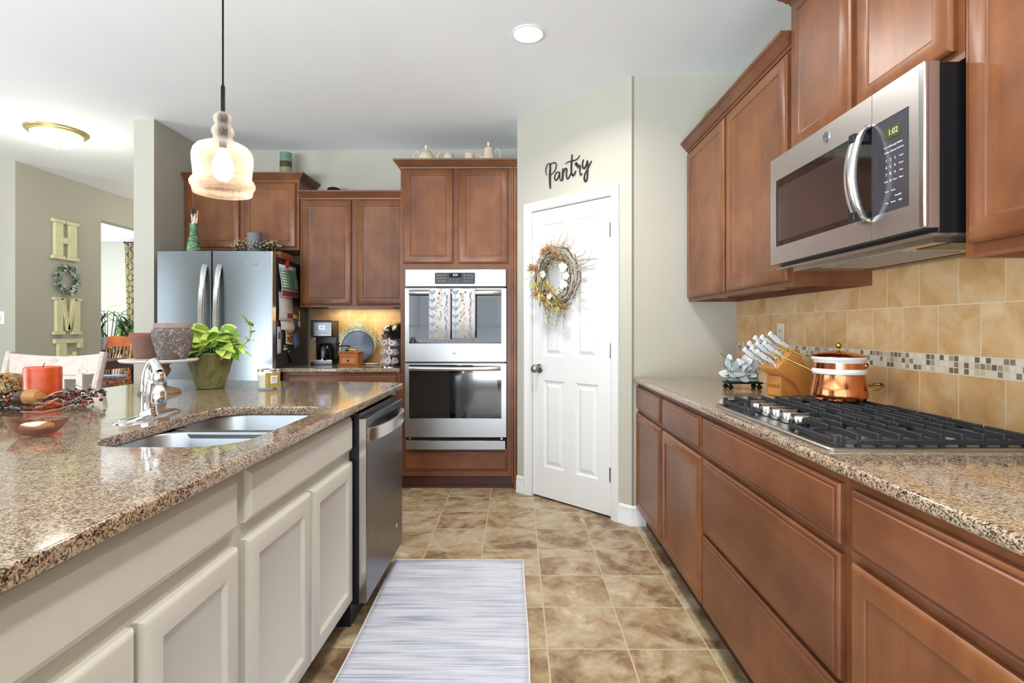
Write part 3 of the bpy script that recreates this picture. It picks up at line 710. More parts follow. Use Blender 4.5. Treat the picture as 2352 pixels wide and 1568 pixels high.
# faucet
fx, fy = -1.2355, 1.778
fc = thing('kitchen_faucet', 'chrome single lever faucet with pull-out sprayer behind the sink', 'faucet', (fx, fy, .914))
mb = MB()
mb.loft([[(a, b, z) for a, b in rrect(-.030+o, .030-o, -.145+o, .145-o, .03-o, 8)] for o, z in ((0, 0), (0, .003), (.006, .008), (.016, .012))], cap0=False); mb.build('deck_plate', 'chrome', fc)
mb = MB(); mb.lathe([(.031, .008), (.029, .016), (.0255, .022), (.0245, .085), (.026, .088), (.026, .092), (.0245, .096), (.024, .128), (.021, .142), (.012, .150)], seg=32); mb.build('faucet_body', 'chrome', fc)
mb = MB(); mb.tube([(0, 0, .09), (.001, -.004, .130), (.006, -.008, .162), (.014, -.012, .183), (.026, -.016, .188), (.040, -.022, .176), (.050, -.026, .156)], [.023, .022, .0175, .0135, .013, .0145, .0165], 18); mb.build('spout', 'chrome', fc)
sp_ = MB(); sp_.X = Matrix.Translation((.050, -.027, .050)); sp_.lathe([(.018, .0), (.023, .003), (.0245, .012), (.024, .036), (.020, .044), (.016, .050), (.012, .060), (.021, .070), (.023, .084), (.020, .100), (.010, .108)], seg=28, mats=[1, 0, 0, 0, 1, 1, 0, 0, 0, 0]); lab(sp_.build('spray_head', ['chrome', 'enamel'], fc), 'chrome spray head with white collar')
mb = MB(); mb.tube([(.014, -.020, .035), (.018, -.030, .075), (.022, -.038, .110), (.032, -.044, .130), (.036, -.046, .118), (.034, -.046, .080), (.030, -.042, .045)], [.007, .0075, .008, .0085, .0085, .0085, .007], 12); mb.build('lever', 'handle', fc)

# dishwasher
dw = thing('dishwasher', 'dark stainless dishwasher at the far end of the island', 'dishwasher', (-.6375, 2.139, 0), PI/2-.018)
mb = MB(); mb.box(.004, .612, .0, .55, .10, .868); mb.box(.02, .60, .04, .5, 0.0, .1); mb.build('body', 'black', dw, smooth=0)
mb = MB(); mb.box(.008, .620, -.030, 0, .105, .848); mb.build('door', 'slate', dw, bevel=.003)
mb = MB(); mb.box(.006, .011, -.028, .0, .105, .846); lab(mb.build('door_edge', 'handle', dw), 'light grey door edge')
mb = MB(); n = 12
ring = []
for i in range(n+1):
    u = i/n; x = .030+.575*u; yb = -.030-.042*math.sin(PI*u)**.55; ring.append([(x, yb-.006, .752), (x, yb, .750), (x, yb, .806), (x, yb-.006, .804)])
mb.loft(ring); mb.box(.030, .046, -.036, -.029, .752, .804); mb.box(.590, .605, -.036, -.029, .752, .804); lab(mb.build('handle', 'handle', dw, smooth=40, bevel=.001), 'bright curved bar handle')
mb = MB(); mb.box(.12, .17, -.0312, -.0300, .824, .828); mb.build('indicator', 'black', dw)
mb = MB(); mb.X = Matrix.Translation((.50, -.0305, .235)) @ Matrix.Rotation(PI/2, 4, 'X')
for i, rr in enumerate((.012, .0105)): mb.tube([(rr*math.cos(2*PI*k/24), rr*math.sin(2*PI*k/24), .001) for k in range(25)], .0007, 5)
mb.tube([(-.006, .003, .001), (-.001, .007, .001), (-.004, -.006, .001), (.002, -.003, .001), (.005, .006, .001), (.004, -.007, .001), (.008, -.002, .001)], .0008, 5); mb.build('round_logo', 'print', dw)

# ================================================================== APPLIANCES
# microwave over the cooktop: local x from far end to near end, front faces the room
mw = thing('microwave', 'stainless over-the-range microwave with a curved handle above the cooktop', 'microwave', (.956, 2.022, 1.437), R90)
MWW, MWH = .762, .403
mb = MB(); mb.box(.004, MWW-.004, .035, .392, .0, MWH); mb.build('housing', 'black', mw, smooth=0, bevel=.002)
mb = MB(); mb.box(.004, MWW-.004, .02, .36, -.006, .0); mb.box(.05, MWW-.05, .06, .34, -.016, -.006, 0); mb.build('underside', 'silver', mw, smooth=0)
mb = MB(); mb.box(.18, .56, .09, .25, -.0185, -.0155); lab(mb.build('grease_filter', 'filter', mw, smooth=0), 'pale grey mesh filter')
mb = MB(); mb.box(.10, .62, .285, .33, -.0175, -.0155); mb.box(.60, .72, .10, .26, -.0175, -.0155); mb.build('vent_slot', 'black', mw, smooth=0)
mb = MB()
gx0, gx1, gz0, gz1 = .034, .711, .075, .318
def frame_with_hole(mb, x0, x1, z0, z1, hx0, hx1, hz0, hz1, yf, yb, m=0):
    mb.box(x0, hx0, yf, yb, z0, z1, m); mb.box(hx1, x1, yf, yb, z0, z1, m); mb.box(hx0, hx1, yf, yb, z0, hz0, m); mb.box(hx0, hx1, yf, yb, hz1, z1, m)
frame_with_hole(mb, 0, .5745, .012, MWH, gx0, .5745, gz0, gz1, 0, .034)
mb.build('door', 'mwsteel', mw, smooth=0)
mb = MB(); frame_with_hole(mb, .5765, MWW, .012, MWH, .5765, gx1, gz0, gz1, 0, .034); mb.build('control_surround', 'mwsteel', mw, smooth=0)
mb = MB(); mb.box(.5745, .5765, .001, .03, .012, MWH); mb.build('door_gap', 'print', mw, smooth=0)
mb = MB(); mb.box(MWW-.020, MWW+.001, -.002, .010, .012, MWH); lab(mb.build('edge_trim', 'handle', mw, bevel=.004), 'bright bevelled edge trim')
mb = MB(); mb.box(gx0, .576, .002, .033, gz0, gz1); mb.build('window', 'mwglass', mw, smooth=0)
mb = MB(); mb.box(.055, .47, .0008, .003, gz0+.018, gz1-.030); mb.build('window_screen', 'mwscreen', mw, smooth=0)
mb = MB(); mb.box(.5762, gx1, .0015, .033, gz0, gz1); cp = mb.build('control_panel', 'mwpanel', mw, smooth=0)
mb = MB(); mb.box(.620, .682, .0003, .0018, .262, .292); mb.build('display', 'lcdgreen', cp, smooth=0)
text_obj('clock_digits', '1:02', .021, 'digit', cp, (.655, .0002, .277), depth=.0002)
items = [('Popcorn', .0065, .632, .243), ('Beverage', .0065, .655, .243), ('Reheat', .0065, .678, .243), ('Potato', .0065, .632, .229), ('Defrost', .0065, .655, .229), ('Add 30 sec', .0055, .680, .229)]
for r_, row in enumerate(('123', '456', '789')):
    for c_, ch in enumerate(row): items.append((ch, .010, .629+.016*c_, .208-.018*r_))
items += [('0', .010, .645, .154), ('Clock', .006, .629, .154), ('Timer', .006, .661, .154)]
items += [(s, .006, .683, z) for s, z in (('Cook', .208), ('Power', .190), ('Time', .172), ('Micro', .154))]
items += [('Start', .0065, .632, .128), ('Pause', .0065, .655, .128), ('Vent', .006, .632, .098), ('Surface', .006, .655, .098), ('Light', .006, .680, .098), ('Turntable', .006, .672, .112)]
texts_obj('key_legends', items, 'print', cp, (0, .0010, 0), (PI/2, 0, 0))
mb = MB(); ring = []
for i in range(17):
    u = i/16; z = .062+.262*u; yb = -.010-.042*math.sin(PI*u)**.6
    ring.append([(.538, yb+.012, z), (.536, yb+.003, z), (.541, yb-.004, z), (.556, yb-.006, z), (.571, yb-.004, z), (.576, yb+.003, z), (.574, yb+.012, z)])
mb.loft(ring); lab(mb.build('handle', 'handle', mw, smooth=50), 'bowed chrome vertical handle')
for zz in (.080, .292):
    mb = MB(); mb.box(.545, .568, -.045, .002, zz-.012, zz+.012); mb.build('handle_mount', 'black', mw, bevel=.002)
def roundel(parent, loc, r, rot=(PI/2, 0, 0)):
    mb = MB(); mb.lathe([(r, 0), (r, .001), (r*.93, .002), (r*.001, .002)], seg=28)
    o = mb.build('round_logo', 'chrome', parent); o.location = loc; o.rotation_euler = rot
    t_ = MB()
    t_.tube([(r*.78*math.cos(2*PI*k/28), r*.78*math.sin(2*PI*k/28), .002) for k in range(29)], r*.035, 5)
    g = [(-.05, .30), (-.30, .38), (-.48, .12), (-.40, -.22), (-.16, -.25), (-.06, .02), (-.26, .0)]
    e = [(.46, .26), (.26, .38), (.10, .22), (.30, .06), (.12, -.06), (.20, -.30), (.50, -.20)]
    for st in (g, e): t_.tube([(a*r, b*r, .0022) for a, b in st], r*.05, 5)
    o2 = t_.build('monogram', 'greyplastic', o); return o
roundel(mw, (.363, -.0, .366), .0185)

# double wall oven in the tower
ov = thing('double_wall_oven', 'stainless double wall oven with two glass doors built into the tower', 'oven', (-.836, 4.0, .305))
OW = .754
mb = MB(); mb.box(.012, OW-.012, .0, .52, .0, 1.345); mb.build('body', 'black', ov, smooth=0)
mb = MB(); mb.box(0, OW, -.030, 0, 1.219, 1.348); cp = mb.build('control_panel', 'steel', ov, bevel=.003)
mb = MB(); mb.loft([[(a, y, b) for a, b in rrect(.222, .522, 1.238, 1.322, .010, 5)] for y in (-.0302, -.0325)]); dp = mb.build('display_glass', 'black', cp, smooth=20)
mb = MB(); mb.box(.33, .42, -.0332, -.0325, 1.286, 1.318); mb.build('display_screen', 'darkgap', dp, smooth=0)
text_obj('clock_digits', '8:24', .021, 'digitw', dp, (.376, -.0335, 1.305), depth=.0003)
items = []
for xx, ws in ((.245, ('Bake', 'Warm', 'Probe')), (.269, ('Roast', 'Proof', 'Self Clean')), (.297, ('Broil', 'Start', 'Cancel')), (.446, ('Bake', 'Start', 'Cancel')), (.473, ('Broil', 'Light', 'Clock')), (.498, ('Warm', 'Timer', 'Set'))):
    for k, s in enumerate(ws): items.append((s, .0085, xx, 1.302-.021*k))
for k in range(5): items += [(str(k+1), .0105, .325+.019*k, 1.272), (str((k+6) % 10), .0105, .325+.019*k, 1.254)]
texts_obj('key_legends', items, 'print', dp, (0, -.0327, 0), (PI/2, 0, 0))
def oven_door(z0, z1, gz0, gz1, hz):
    mb = MB(); gx = (.030, .718)
    frame_with_hole(mb, 0, OW, z0, z1, gx[0], gx[1], gz0, gz1, -.034, -.002); d_ = mb.build('oven_door', 'steel', ov, smooth=0)
    mb = MB(); n = 14
    poly = [(gx[0], gz1), (gx[1], gz1)]+[(gx[1]-(gx[1]-gx[0])*i/n, gz0+.010-.010*math.sin(PI*i/n)) for i in range(n+1)]
    mb.prism([(a, b) for a, b in poly], -.0345, -.005, ax='y'); mb.build('window', 'glassblk', d_, smooth=20)
    mb = MB(); mb.box(gx[0]+.03, gx[1]-.03, -.0352, -.0346, gz0+.035, gz1-.06); lab(mb.build('window_screen', 'mwscreen2', d_, smooth=0), 'darker inner mesh area')
    mb = MB(); n = 16; ring = []
    for i in range(n+1):
        u = i/n; x = .034+.68*u; yb = -.060-.026*math.sin(PI*u)**.5
        ring.append([(x, yb-.010*math.cos(a), hz+.017*math.sin(a)) for a in [2*PI*k/12 for k in range(12)]])
    mb.loft(ring); mb.box(.034, .060, -.062, -.034, hz-.012, hz+.012); mb.box(.690, .714, -.062, -.034, hz-.012, hz+.012)
    lab(mb.build('handle', 'handle', d_, smooth=45), 'bright horizontal bar handle'); return d_
M['mwscreen2'] = simple('oven_mesh_glass', '141416', .08, var=.05, spec=.8, coat=.5)
oven_door(.660, 1.206, .795, 1.196, 1.170)
oven_door(.098, .647, .238, .636, .610)
roundel(ov, (.372, -.0345, .728), .017)
mb = MB(); mb.box(.006, OW-.006, -.030, 0, .004, .070); lab(mb.build('vent_strip', 'steel', ov, bevel=.002), 'steel strip below a black vent gap')
mb = MB(); mb.box(.006, OW-.006, -.012, 0, .070, .098); mb.build('vent_gap', 'darkgap', ov, smooth=0)
for xx in (.035, OW-.035):
    mb = MB(); mb.box(xx-.008, xx+.008, -.02, -.012, .076, .092); mb.build('vent_screw', 'silver', ov)

# two dish towels over the upper oven handle
def towel(x0, x1, zl, label, seed):
    R_ = random.Random(seed); t_ = thing('dish_towel', label, 'towel', (x0, 3.90, 1.30), 0, 'patterned towels on the oven handle')
    W_ = x1-x0; mb = MB(); hx = 1.475-1.30
    prof = [(.020, hx-.28), (.021, hx-.02), (.018, hx+.012), (.008, hx+.0225), (-.004, hx+.0225), (-.014, hx+.012), (-.018, hx-.02), (-.020, hx-.18), (-.018, zl-1.30)]
    for lay in (0, 1):
        off = -.003*lay; w0 = .0 if lay == 0 else .004
        nx = 10
        rows = []
        for y, z in prof:
            rows.append([mb.V((w0+(W_-2*w0)*i/nx, y*(1.0)-.003*lay*(1 if y < 0 else -1)+.0018*math.sin(6*i/nx+z*14), z+(.006 if lay else 0)+.003*math.sin(i*.7))) for i in range(nx+1)])
        for a, b in zip(rows, rows[1:]):
            for i in range(nx): mb.F([a[i], a[i+1], b[i+1], b[i]])
    cl = mb.build('cloth', 'cloth', t_, solid=.0015)
    pr = MB(); yy = -.0275
    H_ = hx+.005-(zl-1.30)
    for k in range(int(H_/.052)):     # leafy sprig on the left, flower spray in the middle, drooping sprig on the right
        zc = hx-.012-.058*k
        for s, c_ in ((1, 0), (-1, 0)):
            pr.leaf((W_*.16, yy, zc), (s*.55, 0, .75 if s > 0 else .6), .036, .015, 0, up=(0, -1, 0), curl=0, fold=0)
        pr.box(W_*.155, W_*.165, yy, yy+.0004, zc-.03, zc+.03, 2)
        for q in range(7):
            a = R_.uniform(0, 2*PI); pr.leaf((W_*.47+R_.uniform(-.02, .02), yy, zc+R_.uniform(-.03, .03)), (math.cos(a), 0, math.sin(a)), .017, .009, 1, up=(0, -1, 0), curl=0, fold=0)
        for q in range(5):
            pr.leaf((W_*.80+R_.uniform(-.008, .008), yy, zc+.02-.01*q), (R_.choice([-1, 1])*.35, 0, -.9), .026, .006, 2, up=(0, -1, 0), curl=0, fold=0)
    pr.build('leaf_print', ['tw_teal', 'tw_olive', 'tw_grey'], cl, smooth=0); return t_
towel(-.643, -.487, 1.132, 'white leaf-print dish towel hanging left on the upper oven handle', 3)
towel(-.476, -.307, 1.140, 'white leaf-print dish towel hanging right on the upper oven handle', 4)

# fridge
fr = thing('refrigerator', 'stainless french door refrigerator in the left alcove', 'refrigerator', (-2.631, 3.932, 0))
mb = MB(); mb.box(.012, .825, 0, .65, .03, 1.742); mb.build('body', 'fridgeside', fr, bevel=.004)
def curved_door(name, x0, x1, z0, z1, mat='fridgesteel', bow=.022):
    mb = MB(); n = 14; xc = .424; hw = .424
    poly = [(x1, -.012), (x0, -.012)]+[(x0+(x1-x0)*i/n, -.062-bow*(1-((x0+(x1-x0)*i/n-xc)/hw)**2)*1.0) for i in range(n+1)]
    mb.prism(poly, z0, z1, ax='z'); return mb.build(name, mat, fr, smooth=20, bevel=.003)
curved_door('door', 0, .411, .765, 1.776); rd = curved_door('door', .419, .848, .765, 1.776); curved_door('freezer_drawer', 0, .848, .07, .755)
mb = MB(); mb.box(.842, .8495, -.066, -.012, .07, 1.776); lab(mb.build('door_edge', 'handle', fr), 'light door edge strip')
for hx in (.365, .472):
    mb = MB(); ring = []
    for i in range(21):
        u = i/20; z = .86+.815*u; yb = -.085-.058*math.sin(PI*u)**.55
        ring.append([(hx-.017, yb+.010, z), (hx-.019, yb, z), (hx-.014, yb-.006, z), (hx+.014, yb-.006, z), (hx+.019, yb, z), (hx+.017, yb+.010, z)])
    mb.loft(ring); mb.box(hx-.012, hx+.012, -.10, -.075, .862, .90); mb.box(hx-.012, hx+.012, -.10, -.075, 1.63, 1.67); lab(mb.build('handle', 'handle', fr, smooth=50), 'bowed vertical bar handle')
mb = MB(); mb.box(.745, .825, .0, .055, 1.742, 1.772); mb.box(.75, .80, -.05, .0, 1.742, 1.765); mb.build('hinge_cover', 'greyplastic', fr, bevel=.004)
text_obj('logo_lettering', 'Whirlpool', .026, 'handle', rd, (.690, -.0765, 1.680), depth=.001)

# paper things and magnets on the fridge side, which faces the camera's right
FX = -1.806+.0005
def on_fridge(name, label, cat, y0, y1, z0, z1, mats, shapes, off=.002, tilt=0, group=None, curl=.0):
    o = MB(); n = 8
    Wd, Hh = y1-y0, z1-z0
    o.X = Matrix.Rotation(tilt, 4, 'X')
    for (a, b, c, d, m_, lift) in shapes:      # fractions of width and height
        rows = []
        for k in range(n+1):
            fz = c+(d-c)*k/n; z = (fz-.5)*Hh; x = off+lift+curl*math.sin(fz*5.0)*.6+curl*(1-fz)
            rows.append([o.V((x, (a-.5)*Wd, z)), o.V((x+curl*.3, (b-.5)*Wd, z))])
        for r0, r1 in zip(rows, rows[1:]): o.F([r0[0], r0[1], r1[1], r1[0]], m_)
    ob = o.build(name, mats, smooth=60, solid=.0006); ob.location = (FX, (y0+y1)/2, (z0+z1)/2); return tag(ob, label, cat, group)
txt = [(.08, .46, .30+.085*i, .30+.085*i+.045, 1, .0012) for i in range(7)]+[(.54, .92, .30+.085*i, .30+.085*i+.045, 1, .0012) for i in range(7)]
fl = on_fridge('flyer', 'curling green flyer with white print and dark red foot on the fridge side', 'flyer', 4.00, 4.30, 1.455, 1.70, ['greenpaper', 'paper', 'redpaper'],
    [(0, 1, 0, 1, 1, 0), (.04, .96, .22, .88, 0, .0007), (.04, .96, .02, .20, 2, .0007)]+txt, off=.016, tilt=.0, curl=.012)
mb = MB(); mb.box(0, .022, -.02, .02, -.015, .02); mb.box(.006, .030, -.012, .012, .0, .045); cl = mb.build('magnet_clip', 'magred', bevel=.003); cl.location = (FX, 4.13, 1.695)
tag(cl, 'red clip magnet holding the green flyer', 'magnet')
on_fridge('notepad', 'white magnetic notepad below the green flyer', 'notepad', 4.00, 4.24, 1.27, 1.50, ['paper', 'greyplastic'], [(0, 1, 0, .93, 0, 0), (0, 1, .93, 1, 1, .001)], off=.008, tilt=-.05, curl=.004)
on_fridge('card', 'small dark red and gold card over the notepad', 'card', 4.14, 4.33, 1.29, 1.325, ['redpaper', 'yellowlabel'], [(0, .5, 0, 1, 0, 0), (.5, 1, 0, 1, 1, 0)], off=.016, tilt=-.06)
on_fridge('letter_sheet', 'folded white letter below the notepad on the fridge side', 'paper', 4.03, 4.27, 1.195, 1.285, ['paper'], [(0, 1, 0, 1, 0, 0)], off=.006, tilt=-.06, curl=.006)
on_fridge('photo_print', 'tilted snapshot with a white border on the fridge side', 'photo', 4.11, 4.26, 1.085, 1.20, ['paper', 'photo'], [(0, 1, 0, 1, 0, 0), (.08, .92, .14, .92, 1, .0008)], off=.012, tilt=-.10, curl=.003)
on_fridge('receipt', 'narrow faded paper strip hanging at the fridge side front edge', 'paper', 3.985, 4.055, 1.02, 1.225, ['paper', 'bluefilm'], [(0, 1, 0, 1, 0, 0), (.2, .8, .55, .8, 1, .0006)], off=.004)
on_fridge('blue_card', 'blue translucent card tilted beside the snapshot', 'card', 4.27, 4.38, 1.06, 1.175, ['bluefilm'], [(0, 1, 0, 1, 0, 0)], off=.006, tilt=.25, curl=.004)
on_fridge('magnet', 'small green and white magnet low on the fridge side', 'magnet', 4.09, 4.16, 1.045, 1.085, ['greenpaper', 'paper'], [(0, 1, .4, 1, 0, 0), (0, 1, 0, .35, 1, 0)], off=.006)
mb = MB(); mb.tube([(0.008, 0, .035), (.008, .012, .02), (.008, .006, -.005), (.008, .02, -.03), (.008, .04, -.05)], [.012, .014, .010, .012, .008], 10, flat=.5); bo = mb.build('bottle_opener', ['black']); bo.location = (FX+.006, 4.17, .995)
tag(bo, 'black and silver bottle opener magnet lowest on the fridge side', 'bottle opener')
mb = MB(); mb.ball((.008, 0, .03), .014, 0, s=(.4, 1, 1)); bo2 = mb.build('opener_ring', 'chrome', bo)
mb = MB(); mb.tube([(.006, 0, .06), (.008, .004, .02), (.008, -.004, -.02)], .003, 6); mb.box(.004, .008, -.015, .004, -.07, -.02); mb.box(.009, .012, -.002, .018, -.085, -.03); ky = mb.build('key_bunch', 'silver'); ky.location = (FX, 4.38, 1.30)
tag(ky, 'keys hanging at the back of the fridge side', 'keys')
mb = MB(); mb.box(.0, .006, -.02, .02, -.05, .0); mb.ball((.012, 0, -.06), .012, 1); kz = mb.build('key_hook', ['black', 'chrome']); kz.location = (FX, 4.40, 1.56)
tag(kz, 'black magnetic hook beside the green flyer', 'hook')

# ================================================================== COFFEE COUNTER
cm = thing('coffee_maker', 'black and steel drip coffee maker with a blue display', 'coffee maker', (-1.605, 4.36, .9145))
mb = MB(); mb.box(-.092, .088, 0, .165, 0, .02); mb.box(-.092, .088, .115, .165, .02, .24); mb.box(-.092, .088, 0, .165, .225, .365); mb.build('housing', 'black', cm, bevel=.006)
mb = MB(); mb.box(-.066, .086, -.006, .004, .232, .350); pn = mb.build('control_panel', 'slate', cm, bevel=.004)
mb = MB(); mb.box(-.022, .034, -.0085, -.005, .285, .325); bz = mb.build('display_bezel', 'silver', pn, bevel=.002)
mb = MB(); mb.box(-.010, .022, -.0095, -.008, .296, .315); mb.build('display', 'lcdblue', bz, smooth=0)
for k in range(5):
    mb = MB(); mb.ball((-.035+.022*k, -.007, .262), .0065, 0, s=(1, .5, 1)); mb.build('button', 'chrome', pn)
mb = MB(); mb.box(-.066, .086, -.004, .002, .003, .040); mb.build('base_band', 'slate', cm)
mb = MB(); mb.X = Matrix.Translation((.0, .056, .024)) @ Matrix.Scale(.88, 4); mb.lathe([(.050, 0), (.062, .012), (.064, .075), (.055, .12), (.040, .145), (.044, .16), (.030, .168)], seg=28); cf = mb.build('carafe', 'glassblk', cm)
mb = MB(); mb.tube([(.026, .0, .150), (.040, -.030, .140), (.042, -.034, .08), (.030, -.012, .04)], .009, 8); mb.build('carafe_handle', 'black', cf)
mb = MB(); mb.tube([(-1.507, 4.44, .935), (-1.49, 4.43, .920), (-1.46, 4.42, .9185), (-1.445, 4.43, .9185)], .0035, 6); tag(mb.build('power_cord', 'blackmatt'), 'thin black cord between the coffee maker and the grinder', 'cord')

def wall_outlet(loc, rotz, label):
    mb = MB(); mb.box(-.037, .037, -.005, 0, -.058, .058); o = mb.build('wall_outlet', 'outletwhite', bevel=.002); o.location = loc; o.rotation_euler.z = rotz; tag(o, label, 'outlet')
    mb = MB(); mb.box(-.017, .017, -.007, -.005, -.034, -.004); mb.box(-.017, .017, -.007, -.005, .004, .034); s = mb.build('socket_face', 'outletwhite', o, bevel=.001)
    mb = MB()
    for zz in (-.019, .019): mb.box(-.008, -.005, -.0076, -.007, zz-.005, zz+.007); mb.box(.005, .008, -.0076, -.007, zz-.005, zz+.007); mb.ball((0, -.007, zz-.010), .0028, 0, 8, 4, s=(1, .3, 1))
    mb.build('slots', 'darkgap', s); return o
wall_outlet((1.3485, 2.738, 1.180), -PI/2, 'white wall outlet on the tiled backsplash behind the knife block')
wall_outlet((-1.520, 4.6205, 1.11), 0, 'wall outlet behind the coffee maker')

def plate(name, label, c, r, prof, mats, mm, tilt=.16):
    mb = MB(); mb.lathe(prof, seg=48, mats=mm); o = mb.build(name, mats, smooth=40); o.location = c; o.rotation_euler = (PI/2-tilt, 0, 0); return tag(o, label, 'plate')
plate('display_plate', 'large round platter with a patterned pale rim leaning on the backsplash', (-1.376, 4.560, 1.079), .17, [(.120, 0), (.172, .012), (.172, .016), (.130, .007), (.118, .003), (.0, .003)], ['patplate', 'blueplate'], [0, 0, 0, 0, 1], .14)
plate('dinner_plate', 'slate blue plate with a dark rim leaning in front of the platter', (-1.356, 4.522, 1.052), .137, [(.095, 0), (.139, .010), (.139, .013), (.132, .0125), (.096, .004), (.0, .004)], ['blueplate', 'navy'], [0, 1, 1, 0, 0], .14)
gr = thing('coffee_grinder', 'small wooden hand-crank coffee grinder with a drawer', 'coffee grinder', (-1.352, 4.335, .9145), -.06)
mb = MB(); mb.box(-.088, .088, -.075, .075, 0, .012); mb.build('base', 'grinderwood', gr, bevel=.003)
mb = MB(); mb.box(-.075, .075, -.065, .065, .012, .100); mb.build('box', 'grinderwood', gr, bevel=.002)
mb = MB(); mb.box(-.084, .084, -.072, .072, .100, .112); mb.build('lid_board', 'grinderwood', gr, bevel=.003)
mb = MB(); mb.box(-.055, .055, -.070, -.064, .016, .062); d_ = mb.build('drawer', 'boxwood', gr, bevel=.002)
mb = MB(); mb.ball((0, -.076, .040), .008, 0); mb.build('knob', 'bronze', d_)
mb = MB(); mb.X = Matrix.Translation((0, 0, .112)); mb.lathe([(.050, 0), (.046, .008), (.030, .018), (.010, .022), (.008, .036), (.001, .038)], seg=28); mb.build('hopper_dome', 'brass', gr)
mb = MB(); mb.tube([(0, 0, .145), (-.03, -.01, .158), (-.08, -.02, .155), (-.105, -.025, .150)], [.006, .005, .005, .005], 8); cr = mb.build('crank', 'bronze', gr)
mb = MB(); mb.ball((-.105, -.025, .178), .017, 0, s=(1, 1, 1.1)); mb.cyl((-.105, -.025, .15), (-.105, -.025, .17), .005); mb.build('crank_knob', 'black', cr)
mb = MB(); mb.loft([[(a, b, z) for a, b in rrect(-.06+o, .06-o, -.035+o, .035-o, .03, 6)] for o, z in ((.01, 0), (0, .004), (0, .009), (.006, .006))]); o = mb.build('saucer', 'enamel'); o.location = (-1.20, 4.40, .915)
tag(o, 'small white dish beside the coffee grinder', 'dish')

br = thing('pod_coffee_brewer', 'silver and black single-serve coffee brewer behind the pod rack', 'coffee maker', (-1.010, 4.40, .9145))
mb = MB(); mb.box(-.06, .095, .03, .18, 0, .24); mb.box(-.06, .095, -.05, .18, 0, .03); mb.build('housing', 'black', br, bevel=.02, seg=3)
mb = MB(); mb.tube([(.03, .16, .27), (.03, .08, .295), (.03, .01, .28), (.03, -.05, .25)], [.075, .085, .08, .062], 20, flat=.62); mb.build('brew_head', 'black', br)
mb = MB(); mb.tube([(-.045, .10, .285), (-.05, .03, .300), (-.055, -.03, .282), (-.058, -.085, .238), (-.055, -.075, .215)], [.03, .036, .038, .034, .02], 16, flat=.9); mb.build('lift_handle', 'silver', br)
mb = MB(); mb.box(-.085, -.035, -.075, -.068, .262, .292); o = mb.build('display', 'print', br); o.location = (0, -.005, .0)
mb = MB(); mb.lathe([(.024, 0), (.028, .06), (.027, .13), (.022, .135)], c=(.085, -.03, .14), seg=20); mb.build('water_tank', 'steel', br)

rk = thing('pod_carousel', 'chrome spinning rack filled with coffee pods at the counter end', 'rack', (-.985, 4.11, .9145))
mb = MB(); mb.lathe([(.062, 0), (.062, .006), (.020, .012), (.006, .016), (.006, .215), (.012, .222), (.001, .228)], seg=24); mb.build('stand', 'chrome', rk)
for k in range(3):
    mb = MB(); mb.tube([(.046*math.cos(2*PI*i/20), .046*math.sin(2*PI*i/20), .035+.068*k) for i in range(21)], .002, 6); mb.build('ring', 'chrome', rk)
pod = thing('coffee_pod', 'white coffee pod with foil lid in the bottom tier of the rack', 'coffee pod', (0, 0, 0), 0, 'coffee pods on the carousel')
mb = MB(); mb.lathe([(.016, -.038), (.021, -.003), (.0245, -.002), (.0245, .0), (.001, .0)], seg=20); mb.build('cup', 'podcup', pod)
mb = MB(); mb.lathe([(.0225, .0003), (.0215, .0012), (.001, .0015)], seg=20); mb.build('foil_lid', 'foil', pod)
mb = MB(); mb.lathe([(.0125, .0015), (.0115, .0022), (.001, .0024)], seg=16); mb.build('lid_label', 'podlabel', pod)
first = True
for tier, tn in enumerate(('bottom', 'middle', 'top')):
    for k in range(7):
        p = pod if first else copy_tree(pod); first = False
        a = 2*PI*(k+.25*tier)/7-PI/2; rr = .062
        p.location = (-.985+rr*math.cos(a), 4.11+rr*math.sin(a), .9145+.052+.068*tier)
        p.rotation_euler = Vector((math.cos(a)*.85, math.sin(a)*.85, .52)).to_track_quat('Z', 'Y').to_euler()
        p['label'] = 'white coffee pod with foil lid in the %s tier of the rack' % tn

